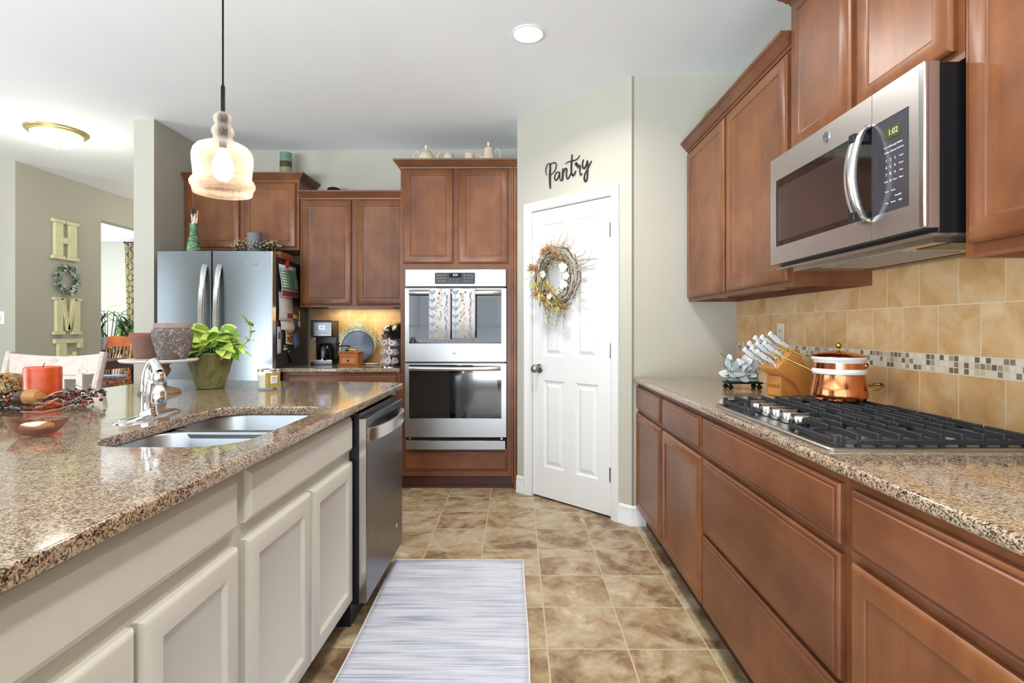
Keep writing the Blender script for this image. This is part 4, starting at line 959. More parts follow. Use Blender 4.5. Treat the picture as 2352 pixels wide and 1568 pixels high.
# ================================================================== COOKTOP
ct = thing('gas_cooktop', 'stainless five-burner gas cooktop with black iron grates', 'cooktop', (.755, 2.057, .9145), R90)
mb = MB(); poly = rrect(0, .762, 0, .533, .012, 4)
mb.loft([[(a, b, z) for a, b in rrect(o, .762-o, o, .533-o, .012, 4)] for o, z in ((0, 0), (0, .005), (.003, .008), (.012, .0085), (.016, .006))]); mb.build('steel_tray', 'steel', ct, smooth=30)
def bar(mb, x0, y0, x1, y1, z0, z1, w_=.009):
    d = Vector((x1-x0, y1-y0)).normalized(); n = Vector((-d.y, d.x))*w_/2
    mb.loft([[(x0-n.x, y0-n.y, z), (x1-n.x, y1-n.y, z), (x1+n.x, y1+n.y, z), (x0+n.x, y0+n.y, z)] for z in (z0, z1)])
def grate(x0, x1, y0, y1, cut=None):
    mb = MB(); a, b = .020, .034; ch = .05
    fr_ = [(x0, y0+ch), (x0+ch*.4, y0), (x1-ch*.4, y0), (x1, y0+ch), (x1, y1), (x0, y1)] if cut is None else [(x0, y0), (x1, y0), (x1, y1), (x0, y1)]
    for p, q in zip(fr_, fr_[1:]+fr_[:1]): bar(mb, p[0], p[1], q[0], q[1], a-.006, a+.006, .012)
    n = 9; xm = (x0+x1)/2
    for i in range(1, n+1):
        y = y0+(y1-y0)*i/(n+.6)
        gap = .03 if i % 3 == 2 else .006
        bar(mb, x0, y, xm-gap, y, a+.004, b+.006, .008); bar(mb, xm+gap, y, x1, y, a+.004, b+.006, .008)
        mb.box(x0-.005, x0+.006, y-.006, y+.006, .004, b+.006); mb.box(x1-.006, x1+.005, y-.006, y+.006, .004, b+.006)
    bar(mb, xm, y0, xm, y0+.03, a, b, .008); bar(mb, xm, y1, xm, y1-.03, a, b, .008)
    for px_, py_ in ((x0, y0+.01), (x1, y0+.01), (x0, y1), (x1, y1)): mb.box(px_-.007, px_+.007, py_-.007, py_+.007, .006, b)
    return mb.build('grate', 'iron', ct, smooth=20, bevel=.0012, seg=1)
grate(.018, .252, .028, .515); grate(.258, .504, .150, .515, 1); grate(.510, .744, .028, .515)
for bx, by, r in ((.135, .15, .045), (.135, .39, .035), (.381, .33, .055), (.627, .15, .038), (.627, .39, .045)):
    mb = MB(); mb.lathe([(r+.022, .0085), (r+.018, .011), (r, .012), (r, .019), (r*.9, .022), (.001, .0225)], c=(bx, by, 0), seg=28, mats=[1, 1, 1, 0, 0]); mb.build('burner', ['iron', 'silver'], ct)
for k, yy in enumerate((1.862, 1.790, 1.722, 1.655, 1.588)):
    mb = MB(); lx = 2.057-yy; ly = .838-.755
    mb.lathe([(.0165, .008), (.019, .012), (.0235, .018), (.0235, .036), (.022, .039), (.001, .039)], c=(lx, ly, 0), seg=28)
    mb.box(lx-.008, lx+.008, ly-.0235, ly+.0235, .037, .046); mb.build('knob', 'handle', ct, smooth=30)

# copper double boiler
pt = thing('copper_double_boiler', 'polished copper double boiler with white porcelain insert on the cooktop', 'pot', (1.165, 1.945, .9560))
pt.scale = (.84, .84, .88)
mb = MB(); mb.lathe([(.070, 0), (.100, .002), (.1095, .012), (.1105, .026), (.104, .055), (.098, .085), (.096, .103), (.099, .105), (.099, .107)], seg=56, cap1=False); mb.build('lower_pan', 'copper', pt)
mb = MB(); mb.lathe([(.092, .104), (.101, .106), (.104, .112), (.104, .120), (.100, .126), (.0935, .128)], seg=56, cap0=False); mb.lathe([(.096, .150), (.099, .160), (.104, .165), (.106, .172), (.105, .176), (.096, .177)], seg=56, cap0=False); lab(mb.build('porcelain_insert', 'enamel', pt), 'white porcelain insert showing two rims')
mb = MB(); mb.lathe([(.0935, .126), (.0955, .128), (.0965, .152), (.095, .153)], seg=56, cap0=False, cap1=False); mb.build('copper_collar', 'copper', pt)
mb = MB(); mb.lathe([(.105, .175), (.107, .178), (.101, .182), (.070, .190), (.030, .197), (.004, .199)], seg=56, cap0=False); ld = mb.build('lid', 'copper', pt)
mb = MB(); mb.lathe([(.010, .198), (.005, .201), (.0045, .208), (.010, .213), (.0125, .221), (.010, .229), (.001, .233)], seg=24); mb.build('lid_knob', 'brass', ld)
mb = MB(); mb.tube([(-.088, .02, .105), (-.11, .04, .122), (-.16, .075, .150), (-.235, .12, .190)], [.0035, .0042, .0042, .004], 8); lab(mb.build('long_handle', 'brass', pt), 'long thin brass handle')
mb = MB(); mb.tube([(-.085, .045, .158), (-.12, .08, .178), (-.20, .15, .222)], [.0035, .004, .0035], 8); mb.tube([(-.078, .055, .158), (-.115, .092, .180), (-.19, .16, .225)], [.0025, .003, .0025], 8); lab(mb.build('long_handle', 'brass', pt), 'long brass handle of the upper pan')
mb = MB(); mb.tube([(.075, -.080, .046), (.105, -.100, .050), (.135, -.085, .060), (.142, -.060, .066), (.130, -.045, .066), (.100, -.045, .060)], [.006, .0065, .0075, .0075, .0065, .005], 10, flat=.55); lab(mb.build('side_handle', 'brass', pt), 'short brass loop handle')
mb = MB(); mb.ball((.083, -.052, .140), .012, 0, 14, 8, s=(.6, .6, 1)); mb.tube([(.079+.010*math.cos(a), -.056-.010*math.sin(a)*.5, .140+.011*math.sin(a)) for a in [2*PI*k/16 for k in range(17)]], .0025, 6); mb.build('collar_tab', 'copper', pt)

# knife block
KA = math.atan2(-.964, .266)
kb = thing('knife_block', 'light wooden knife block with a burnt logo holding white-handled knives', 'knife block', (1.121, 2.432, .9147), KA)
KWd = .118
mb = MB(); mb.prism([(.0, .0), (.0, .088), (.060, .088), (.115, .0)], .018, KWd-.018, ax='x'); ft = mb.build('foot_block', 'boxwood', kb, bevel=.003)
mb = MB(); mb.prism([(.100, .0), (.060, .060), (-.030, .118), (-.034, .126), (.063, .213), (.070, .210), (.186, .036), (.186, .0)], 0, KWd, ax='x'); mb.build('slotted_body', 'boxwood', kb, bevel=.003)
text_obj('burnt_logo', 'CUTCO', .019, 'printdk', ft, (.066, -.0006, .042), depth=.0004, space=.85)
mb = MB(); mb.tube([(.028, -.0008, .042), (.032, -.0008, .049), (.036, -.0008, .042), (.032, -.0008, .035), (.028, -.0008, .042)], .0007, 5); mb.build('logo_diamond', 'printdk', ft)
def make_knife(L=.125):
    k = thing('kitchen_knife', '', 'knife', (0, 0, 0), 0, 'white-handled knives in the block')
    mb = MB(); n = 12; ring = []
    for i in range(n+1):      # handle runs along +z, width along y, thickness along x
        u = i/n; z = L*u; cy = .004*math.sin(u*7.0)-.006*max(0, u-.75)*4; hw = .0095+.0035*math.sin(PI*u*1.0)**2-.002*math.sin(2*PI*u)+.003*max(0, u-.8)*5*(1-max(0, u-.93)*6)
        ring.append([(.0068*math.cos(a), cy+hw*math.sin(a), z) for a in [2*PI*q/12 for q in range(12)]])
    mb.loft(ring); mb.build('handle', 'knifehandle', k, smooth=60)
    mb = MB(); ring = []
    for i in range(n+1):
        u = i/n; z = .004+(L-.006)*u; cy = .004*math.sin(u*7.0)-.006*max(0, u-.75)*4; hw = .0098+.0035*math.sin(PI*u)**2-.002*math.sin(2*PI*u)+.003*max(0, u-.8)*5*(1-max(0, u-.93)*6)
        ring.append([(-.0011, cy-hw-.0003, z), (.0011, cy-hw-.0003, z), (.0011, cy+hw+.0003, z), (-.0011, cy+hw+.0003, z)])
    mb.loft(ring); lab(mb.build('tang', 'greyplastic', k, smooth=0), 'dark steel tang line')
    for z in (.02, .065, .112):
        mb = MB(); mb.cyl((-.0072, .002, z), (.0072, .002, z), .0024, 8); mb.build('rivet', 'bronze', k)
    return k
k0 = make_knife(); Rk = Matrix.Translation((1.121, 2.432, .9147)) @ Matrix.Rotation(KA, 4, 'Z')
hd = Vector((0, -.80, .60)).normalized()
spots = [(.018, .12, 1.0, 'lowest slot on the far side'), (.096, .10, .95, 'lowest slot on the near side'), (.055, .20, 1.0, 'lowest slot in the middle'), (.020, .40, 1.05, 'middle row on the far side'), (.060, .44, 1.0, 'middle row in the middle'),
         (.098, .48, .98, 'middle row on the near side'), (.024, .68, 1.05, 'upper row on the far side'), (.062, .72, 1.05, 'upper row in the middle'), (.100, .86, 1.08, 'topmost slot on the near side')]
for i, (x, u, sc_, s) in enumerate(spots):
    k = k0 if i == 0 else copy_tree(k0)
    base_ = Vector((x, -.034+.097*u, .126+.087*u))-hd*.004
    zax = hd; xax = Vector((1, 0, 0)); yax = zax.cross(xax).normalized()
    m4 = Matrix((xax, yax, zax)).transposed().to_4x4(); m4.translation = base_
    m4 = Rk @ m4; k.matrix_basis = m4 @ Matrix.Scale(sc_, 4); k['label'] = 'white-handled kitchen knife in the block, ' + s

# footed tray with pale leaves
tr = thing('greenery_tray', 'small dark footed tray of pale flocked leaves beside the knife block', 'plant', (1.115, 2.655, .9147))
mb = MB(); mb.box(-.085, .085, -.045, .045, .026, .034); mb.build('tray', 'bronze', tr, bevel=.003)
for sx in (-1, 1):
    for sy in (-1, 1):
        mb = MB(); mb.lathe([(.007, 0), (.013, .006), (.013, .014), (.006, .020), (.006, .028)], c=(sx*.070, sy*.032, 0), seg=14); mb.build('foot', 'bronze', tr)
mb = MB()
for k in range(110):
    a = RND.uniform(0, 2*PI); e = RND.uniform(-.5, 1.2); c0 = Vector((RND.uniform(-.065, .065), RND.uniform(-.035, .035), .050+RND.uniform(0, .075)))
    d = Vector((math.cos(a)*math.cos(e), math.sin(a)*math.cos(e)*.8, math.sin(e)))
    mb.leaf(c0, d, RND.uniform(.036, .054), RND.uniform(.030, .040), RND.choice([0, 0, 0, 1]), up=(RND.uniform(-1, 1), RND.uniform(-1.6, -.4), RND.uniform(-.2, 1)), curl=RND.uniform(.1, .5), fold=.1)
for k in range(4): mb.tube([(-.05, 0, .10), (-.06-.006*k, 0, .14), (-.07-.012*k, .01, .155+.008*k)], .0009, 5, m=2)
mb.build('leaves', ['leafpale', 'leafmint', 'twig'], tr, smooth=60)
mb = MB(); mb.box(-.072, .072, -.036, .036, .034, .052); mb.build('moss_fill', 'leafmint', tr, bevel=.01)

# ================================================================== CEILING LIGHTS
def downlight(x, y, label, power=15):
    t_ = thing('recessed_downlight', label, 'ceiling light', (x, y, CZ), 0, 'recessed ceiling lights')
    mb = MB(); mb.lathe([(.088, 0), (.088, -.004), (.078, -.008), (.074, -.006), (.074, 0)], seg=40, cap0=False, cap1=False); mb.build('trim_ring', 'white', t_)
    mb = MB(); mb.lathe([(.075, -.004), (.055, -.012), (.001, -.016)], seg=40, cap0=False); lab(mb.build('lens', 'canglow', t_), 'glowing white lens')
    area_light('downlight_glow', (x, y, CZ-.03), (0, 0, 0), .14, .14, power, (1, .95, .88), 'DISK', math.radians(150)); return t_
downlight(.0575, 2.811, 'round lit recessed downlight in the ceiling in front of the pantry')
downlight(.20, 1.15, 'added unseen recessed downlight in the ceiling above the camera')  # this and the next two: out-of-view lamps added to brighten the room
downlight(.20, -.9, 'added unseen recessed downlight in the ceiling behind the camera')
downlight(-3.6, -.6, 'added unseen recessed downlight in the ceiling over the living side')

def flush_light(x, y, label, power):
    t_ = thing('flush_mount_light', label, 'ceiling light', (x, y, CZ))
    mb = MB(); mb.lathe([(.205, 0), (.200, -.012), (.186, -.018), (.184, -.026), (.168, -.030), (.160, -.026)], seg=48, cap1=False); mb.build('base_ring', 'agedgold', t_)
    mb = MB(); mb.lathe([(.166, -.024), (.160, -.055), (.135, -.090), (.090, -.115), (.040, -.128), (.001, -.130)], seg=48, cap0=False); lab(mb.build('frosted_bowl', 'domeglow', t_), 'lit white frosted glass bowl')
    mb = MB(); mb.lathe([(.016, -.126), (.018, -.132), (.010, -.140), (.012, -.148), (.001, -.154)], seg=20); mb.build('finial', 'agedgold', t_)
    d = bpy.data.lights.new('bowl_glow', 'POINT'); d.energy = power; d.color = (1, .92, .80); d.shadow_soft_size = .14
    o = bpy.data.objects.new('bowl_glow', d); o.location = (x, y, CZ-.30); COL.objects.link(o); return t_
flush_light(-3.624, 4.165, 'lit flush ceiling light with a white bowl and gold ring', 9)
flush_light(-3.75, 6.45, 'added flush ceiling light hidden deeper in the hall behind the fridge wall', 9)  # added lamp, hidden from view, lifts the dim hall wall

def pendant(x, y, label):
    t_ = thing('pendant_light', label, 'pendant light', (x, y, CZ), 0, 'glass pendants over the island')
    def Z(z): return z-CZ
    mb = MB(); mb.lathe([(.06, 0), (.06, -.012), (.045, -.024), (.006, -.030)], seg=32); mb.build('ceiling_canopy', 'bronze', t_)
    mb = MB(); mb.cyl((0, 0, -.02), (0, 0, Z(2.10)), .0036, 8); mb.build('cord', 'bronze', t_)
    mb = MB(); mb.lathe([(.0045, Z(2.125)), (.0075, Z(2.115)), (.0075, Z(2.012))], seg=16); mb.lathe([(.016, Z(2.018)), (.017, Z(2.008)), (.017, Z(1.93)), (.013, Z(1.925)), (.013, Z(1.885))], seg=20); mb.build('stem_and_socket', 'bronze', t_)
    pr = [(.012, 2.020), (.022, 2.018), (.034, 2.008), (.037, 1.996), (.034, 1.984), (.030, 1.978), (.033, 1.970), (.042, 1.958), (.044, 1.948), (.041, 1.940), (.036, 1.930), (.040, 1.916), (.052, 1.908), (.078, 1.900),
          (.100, 1.890), (.114, 1.874), (.119, 1.855), (.118, 1.830), (.114, 1.800), (.112, 1.778), (.114, 1.770), (.122, 1.764), (.127, 1.755), (.126, 1.745), (.120, 1.738), (.117, 1.730), (.115, 1.716)]
    mb = MB(); mb.lathe([(r*.865, Z(z)) for r, z in pr], seg=64, cap0=False, cap1=False); lab(mb.build('glass_shade', 'seedglass', t_, smooth=80, solid=.003), 'bell shaped seeded glass shade')
    mb = MB(); mb.lathe([(.011, Z(1.892)), (.016, Z(1.875)), (.033, Z(1.840)), (.037, Z(1.812)), (.033, Z(1.785)), (.018, Z(1.768)), (.001, Z(1.763))], seg=24); lab(mb.build('light_bulb', 'bulb', t_), 'glowing warm bulb')
    d = bpy.data.lights.new('bulb_glow', 'POINT'); d.energy = 7; d.color = (1, .84, .66); d.shadow_soft_size = .03
    o = bpy.data.objects.new('bulb_glow', d); o.location = (x, y, 1.80); COL.objects.link(o); return t_
pendant(-1.1035, 1.989, 'seeded glass bell pendant light hanging over the island sink')
pendant(-1.1035, .55, 'added unseen second glass bell pendant over the near end of the island')  # out of view, added to throw more light on the ceiling

# ================================================================== ISLAND DECOR
IZ = .9147
# orange red pillar candle
cd = thing('pillar_candle', 'wide glossy orange-red pillar candle inside the berry wreath on the island', 'candle', (-1.785, 1.990, IZ))
mb = MB(); mb.lathe([(.054, 0), (.0572, .003), (.0572, .146), (.055, .152), (.051, .1535), (.046, .150), (.001, .148)], seg=56, mats=[0, 0, 0, 1, 1, 1]); mb.build('wax', ['redcandle', 'redwaxtop'], cd)
mb = MB(); mb.tube([(0, 0, .147), (.002, 0, .158), (.007, 0, .168)], .0013, 6); mb.build('wick', 'wick', cd)
# berry wreath
bw = thing('berry_wreath', 'dark twig wreath with red berries around the orange candle', 'wreath', (-1.785, 1.975, IZ+.003))
R_ = random.Random(11)
mb = MB()
for k in range(95):
    a0 = R_.uniform(0, 2*PI); ln = R_.uniform(.5, 1.3); r0 = R_.uniform(.105, .19); h0 = R_.uniform(.006, .055); pts = []
    for i in range(9):
        u = i/8; a = a0+ln*u; r = r0+R_.uniform(-.012, .012)+(.04*(u-.7) if u > .7 and k % 3 == 0 else 0); pts.append((r*math.cos(a), r*math.sin(a), max(.003, h0+R_.uniform(-.008, .010)+(.07*(u-.75) if k % 4 == 0 and u > .75 else 0))))
    mb.tube(pts, R_.uniform(.0012, .0026), 5, m=0 if k % 4 else 1)
for k in range(60):      # feathery dark foliage on the left side
    a = R_.uniform(2.2, 4.4); r = R_.uniform(.12, .19); mb.leaf((r*math.cos(a), r*math.sin(a), R_.uniform(.01, .06)), (R_.uniform(-1, 1), R_.uniform(-1, .4), R_.uniform(-.3, .8)), .035, .007, 0, curl=.3)
mb.build('twig_ring', ['twig', 'twiglight'], bw)
bpos = []
for k in range(44):
    a = R_.uniform(-2.9, .6) if k % 4 else R_.uniform(0, 2*PI); r = R_.uniform(.135, .215); bpos.append((r*math.cos(a), r*math.sin(a), R_.uniform(.012, .062)))
bpos += [(.20, -.02, .055), (.21, -.03, .07), (.222, -.01, .045), (.205, -.05, .03), (.235, -.06, .04), (.232, -.09, .018)]
for i, p in enumerate(bpos):
    mb = MB(); mb.ball(p, R_.uniform(.0048, .0072), 0, 10, 6); mb.build('berry', 'berryred' if i % 3 else 'berrydark', bw)
mb = MB()
for i, p in enumerate(bpos[:30]):
    q = Vector(p)*.86; q.z = .02; mb.tube([q, Vector(p)], .0009, 4)
mb.build('berry_stems', 'twig', bw)
ACR = Matrix.Rotation(PI/2-.08, 4, 'Y')
ac = thing('decorative_acorn', 'large brown acorn ornament resting on the wreath against the candle', 'ornament', (-1.700, 1.835, IZ+.058))
mb = MB(); mb.X = ACR; mb.lathe([(.001, -.062), (.010, -.056), (.021, -.036), (.0265, -.012), (.0265, .0)], seg=28); mb.build('scaly_end', 'cone', ac)
mb = MB(); mb.X = ACR; mb.lathe([(.0265, .0), (.027, .006), (.0255, .030), (.020, .041), (.001, .043)], seg=28); mb.build('smooth_end', 'conelight', ac)
# woven gold ball
ba = thing('woven_ball', 'gold woven rattan ball left of the orange candle', 'ornament', (-1.935, 2.000, IZ+.066))
mb = MB()
for k in range(26):
    n_ = Vector((R_.gauss(0, 1), R_.gauss(0, 1), R_.gauss(0, 1))).normalized(); a_ = n_.orthogonal().normalized(); b_ = n_.cross(a_); off = R_.uniform(-.02, .02)
    rr = math.sqrt(.063**2-off*off); mb.tube([n_*off+a_*rr*math.cos(2*PI*i/28)+b_*rr*math.sin(2*PI*i/28) for i in range(29)], .0024, 5, flat=.6)
mb.build('strands', 'rattan', ba)
# soap dish
sd = thing('soap_dish', 'amber glass scalloped soap dish at the near left of the sink', 'dish', (-1.335, 1.470, IZ), .12)
sd.scale = (.86, .90, 1.15)
mb = MB(); NS = 40; rings = []
for rr, z in ((.2, .003), (.55, .003), (.75, .010), (.93, .020), (1.0, .030), (.97, .030), (.90, .022), (.70, .013), (.5, .007), (.2, .006)):
    rings.append([(.092*rr*math.cos(a)*(1+.05*math.cos(4*a)), .052*rr*math.sin(a)*(1+.06*math.sin(5*a)), z+(.016*rr**3*abs(math.cos(a))**3)+.003*rr**4*math.sin(6*a)) for a in [2*PI*i/NS for i in range(NS)]])
mb.loft(rings); lab(mb.build('glass_bowl', 'amberglass', sd, smooth=60), 'smoky amber glass')
sb = MB()
sb.loft([[(.050*f*math.cos(a), .029*f*math.sin(a), z) for a in [2*PI*i/28 for i in range(28)]] for f, z in ((.70, .010), (.92, .014), (1, .021), (.93, .028), (.70, .032), (.3, .034))])
s_ = sb.build('soap_bar', 'soap', smooth=80); s_.scale = (.86, .9, 1.0); s_.location = (-1.333, 1.468, IZ+.004); s_.rotation_euler.z = .15; tag(s_, 'oval ivory soap bar lying in the amber dish', 'soap')
# cake stand with two empty pots
ck = thing('pedestal_stand', 'white marble round stand on a turned wooden pedestal', 'cake stand', (-1.642, 2.434, IZ))
mb = MB(); mb.lathe([(.124, .142), (.150, .145), (.156, .152), (.156, .158), (.001, .1585)], seg=64); mb.build('marble_plate', 'marble', ck)
mb = MB(); mb.lathe([(.084, 0), (.085, .008), (.078, .016), (.050, .026), (.032, .032), (.024, .040), (.030, .046), (.022, .052), (.027, .058), (.020, .064), (.030, .078), (.042, .096), (.044, .110), (.036, .124), (.042, .132), (.052, .136), (.052, .142)], seg=40); mb.build('turned_pedestal', 'pedestal', ck)
PZ = IZ+.1588
PS = .86
tp = thing('terracotta_pot', 'plain brown terracotta pot at the back left of the marble stand', 'pot', (-1.735, 2.470, PZ))
tp.scale = (.90, .90, 1.0)
mb = MB(); mb.lathe([(.044, 0), (.047, .002), (.064, .096), (.067, .100), (.070, .116), (.067, .118), (.060, .112), (.044, .02), (.001, .02)], seg=44, mats=[0, 0, 0, 1, 1, 1, 0, 0]); mb.build('pot', ['terra', 'terra_rim'], tp)
cp_ = thing('carved_pot', 'grey-brown pot with embossed scrollwork on the front of the marble stand', 'pot', (-1.555, 2.392, PZ))
cp_.scale = (.86, .86, 1.0)
mb = MB(); mb.lathe([(.060, 0), (.066, .003), (.078, .040), (.090, .080), (.0965, .110), (.094, .128), (.086, .138), (.080, .140)], seg=72, cap1=False); mb.build('carved_body', 'potstone', cp_, smooth=60)
mb = MB(); mb.lathe([(.080, .139), (.084, .141), (.085, .158), (.083, .162), (.077, .161), (.073, .14), (.06, .03), (.001, .03)], seg=56, cap0=False); mb.build('rim', 'potrim', cp_)

# plant in green glazed pot
pp = thing('potted_pothos', 'bright green pothos in a mottled green glazed pot on the island', 'potted plant', (-1.5335, 2.650, IZ))
pp.scale = (.93, .93, 1.0)
mb = MB(); mb.lathe([(.062, 0), (.068, .003), (.095, .085), (.116, .168), (.120, .172), (.120, .178), (.114, .178), (.108, .160), (.001, .150)], seg=52, mats=[0]*7+[1]); mb.build('pot', ['potgreen', 'soil'], pp)
mb = MB(); stems = MB(); R_ = random.Random(5)
for k in range(120):
    a = R_.uniform(0, 2*PI); q = R_.random(); rr = .02+.085*math.sqrt(q); hgt = .178+(.115*(1-q**1.6))*R_.uniform(.25, 1.1)
    p = Vector((rr*1.15*math.cos(a), rr*math.sin(a), hgt)); d = Vector((math.cos(a+R_.uniform(-.8, .8)), math.sin(a+R_.uniform(-.8, .8)), R_.uniform(-.5, .7)))
    L_ = R_.uniform(.058, .092); mb.leaf(p, d, L_, L_*.72, R_.choice([0, 1, 1, 1]), up=(R_.uniform(-.4, .4), R_.uniform(-.9, 0), 1), curl=R_.uniform(.05, .5), heart=True, n=5)
    if k % 2: stems.tube([(rr*.4*math.cos(a), rr*.4*math.sin(a), .150), (p.x*.8, p.y*.8, hgt*.93), p], .0018, 5)
vine = [Vector((.09, 0, .185)), Vector((.125, -.01, .175)), Vector((.165, -.01, .20)), Vector((.205, 0, .235)), Vector((.222, .0, .275)), Vector((.215, 0, .312)), Vector((.195, 0, .332))]
stems.tube(vine, .002, 6)
for i, v_ in enumerate(vine[1:]):
    for s in (1, -1): mb.leaf(v_, (s*.5+.2, R_.uniform(-.5, .1), R_.uniform(-.3, .8)), R_.uniform(.038, .058), .036, R_.choice([0, 1, 1]), curl=.4, heart=True, n=5)
mb.build('leaves', ['leaf', 'leaflime'], pp, smooth=70); stems.build('stems', 'leaf', pp)
mb = MB()
for k in range(4): mb.leaf((.09, -.05, .165+.008*k), (R_.uniform(-.3, 1), -.6, R_.uniform(-.8, .3)), .04, .03, 0, curl=.5, heart=True)
lab(mb.build('withered_leaves', 'driedorange', pp, smooth=70), 'withered brown leaves')
# candle jar
cj = thing('candle_jar', 'clear glass jar candle with a gold patterned label on the island', 'candle', (-1.226, 2.622, IZ), .0)
cj.scale = (.94, .94, 1.0)
mb = MB(); mb.lathe([(.001, .001), (.052, .001), (.0545, .005), (.0545, .090), (.0525, .090), (.0525, .008), (.001, .008)], seg=48); mb.build('glass_jar', 'jarglass', cj)
mb = MB(); mb.lathe([(.0515, .0095), (.0515, .066), (.001, .066)], seg=48); mb.build('wax', 'creamwax', cj)
mb = MB(); mb.lathe([(.0555, .088), (.0560, .092), (.0555, .096), (.0530, .096)], seg=48, cap0=False, cap1=False); lab(mb.build('lid_rim', 'chrome', cj), 'shiny metal rim')
mb = MB(); n = 14; rr = .0552
def wrap(mb, a0, a1, z0, z1, r, m=0):
    rows = [[(r*math.cos(a0+(a1-a0)*i/n), r*math.sin(a0+(a1-a0)*i/n), z) for i in range(n+1)] for z in (z0, z1)]
    v0 = [mb.V(p) for p in rows[0]]; v1 = [mb.V(p) for p in rows[1]]
    for i in range(n): mb.F([v0[i], v0[i+1], v1[i+1], v1[i]], m)
wrap(mb, -1.45, .10, .010, .082, .0552, 0); wrap(mb, -1.0, -.35, .030, .068, .0558, 1)
for z in (.040, .050, .056): wrap(mb, -.85, -.5, z, z+.0022, .0562, 2)
lab(mb.build('label', ['yellowlabel', 'paper', 'printdk'], cj, smooth=60), 'gold label with a small white panel')

# ================================================================== ABOVE THE CABINETS
def teapot(label, x, y, z, r, h, flip, style):
    t_ = thing('teapot', label, 'teapot', (x, y, z))
    mb = MB()
    if style == 0: pr = [(.30, 0), (.45, .02), (.8, .22), (1, .5), (.93, .75), (.6, .95), (.45, 1.0)]
    else: pr = [(.62, 0), (.7, .03), (1, .25), (.95, .5), (.66, .78), (.58, .95), (.66, 1.0)]
    mb.lathe([(r*a, h*b) for a, b in pr], seg=36); mb.build('body', 'creamware', t_)
    mb = MB(); mb.lathe([(r*.5, h), (r*.42, h*1.06), (r*.12, h*1.12), (r*.14, h*1.18), (r*.22, h*1.26), (r*.14, h*1.34), (.001, h*1.36)], seg=28); mb.build('lid', 'creamware', t_)
    s = -1 if flip else 1
    if style == 0: mb = MB(); mb.tube([(s*r*.8, 0, h*.35), (s*r*1.25, 0, h*.5), (s*r*1.45, 0, h*.85), (s*r*1.75, 0, h*.98)], [r*.28, r*.2, r*.13, r*.10], 12)
    else: mb = MB(); mb.tube([(s*r*.7, 0, h*.55), (s*r*1.05, 0, h*.70), (s*r*1.15, 0, h*.80)], [r*.2, r*.14, r*.10], 12)
    mb.build('spout', 'creamware', t_)
    mb = MB(); k_ = 1.55 if style == 0 else 1.5
    mb.tube([(-s*r*.8, 0, h*.88), (-s*r*1.15, 0, h*1.02), (-s*r*k_, 0, h*.85), (-s*r*1.45, 0, h*.5), (-s*r*.9, 0, h*.28)], r*.085, 10); mb.build('handle', 'creamware', t_); return t_
TZ = 2.431
teapot('cream teapot with a long spout pointing right on top of the oven tower', -.705, 4.13, TZ, .064, .150, False, 0)
teapot('cream coffee pot with large curled handle on the right of the oven tower top', -.222, 4.13, TZ, .062, .168, True, 1)
sg = thing('sugar_bowl', 'small cream lidded sugar bowl on top of the oven tower', 'sugar bowl', (-.535, 4.13, TZ))
mb = MB(); mb.lathe([(.025, 0), (.036, .05), (.040, .095), (.036, .125)], seg=28); mb.build('body', 'creamware', sg)
mb = MB(); mb.lathe([(.040, .125), (.034, .133), (.008, .140), (.010, .150), (.001, .156)], seg=28); mb.build('lid', 'creamware', sg)
cu_ = thing('creamer', 'little cream jug barely showing above the oven tower crown', 'jug', (-.372, 4.13, TZ))
mb = MB(); mb.lathe([(.03, 0), (.042, .05), (.036, .105), (.040, .130), (.034, .130), (.03, .11), (.001, .10)], seg=28); mb.build('body', 'creamware', cu_)
mb = MB(); mb.tube([(.036, 0, .12), (.062, 0, .128), (.066, 0, .10), (.04, 0, .06)], .005, 8); mb.build('handle', 'creamware', cu_)
gj = thing('glazed_jar', 'green and olive glazed jar standing on the cabinet above the fridge', 'jar', (-1.925, 4.42, 2.411))
mb = MB(); mb.lathe([(.042, 0), (.048, .01), (.049, .135), (.049, .185), (.048, .215), (.044, .228), (.046, .240), (.048, .258), (.043, .258), (.040, .23), (.001, .22)], seg=40, mats=[1, 1, 2, 0, 0, 0, 0, 0, 0, 0]); mb.build('jar_body', ['jargreen', 'jarolive', 'jarband'], gj)
mb = MB(); mb.lathe([(.05, 0), (.058, .03), (.060, .085), (.050, .110), (.02, .122), (.001, .124)], seg=28); o = mb.build('dark_bowl', 'bronze'); o.location = (-1.535, 4.45, 2.271); tag(o, 'dark rounded bowl peeking above the cabinet over the coffee maker', 'bowl')
gb = MB(); gb.lathe([(.05, 0), (.09, .03), (.115, .08), (.12, .13), (.10, .175), (.07, .20), (.05, .205)], seg=36); o = gb.build('glass_bowl', 'jarolive', smooth=60); o.location = (1.190, 3.10, 2.289); tag(o, 'olive glazed bowl on top of the right wall cabinets', 'bowl')
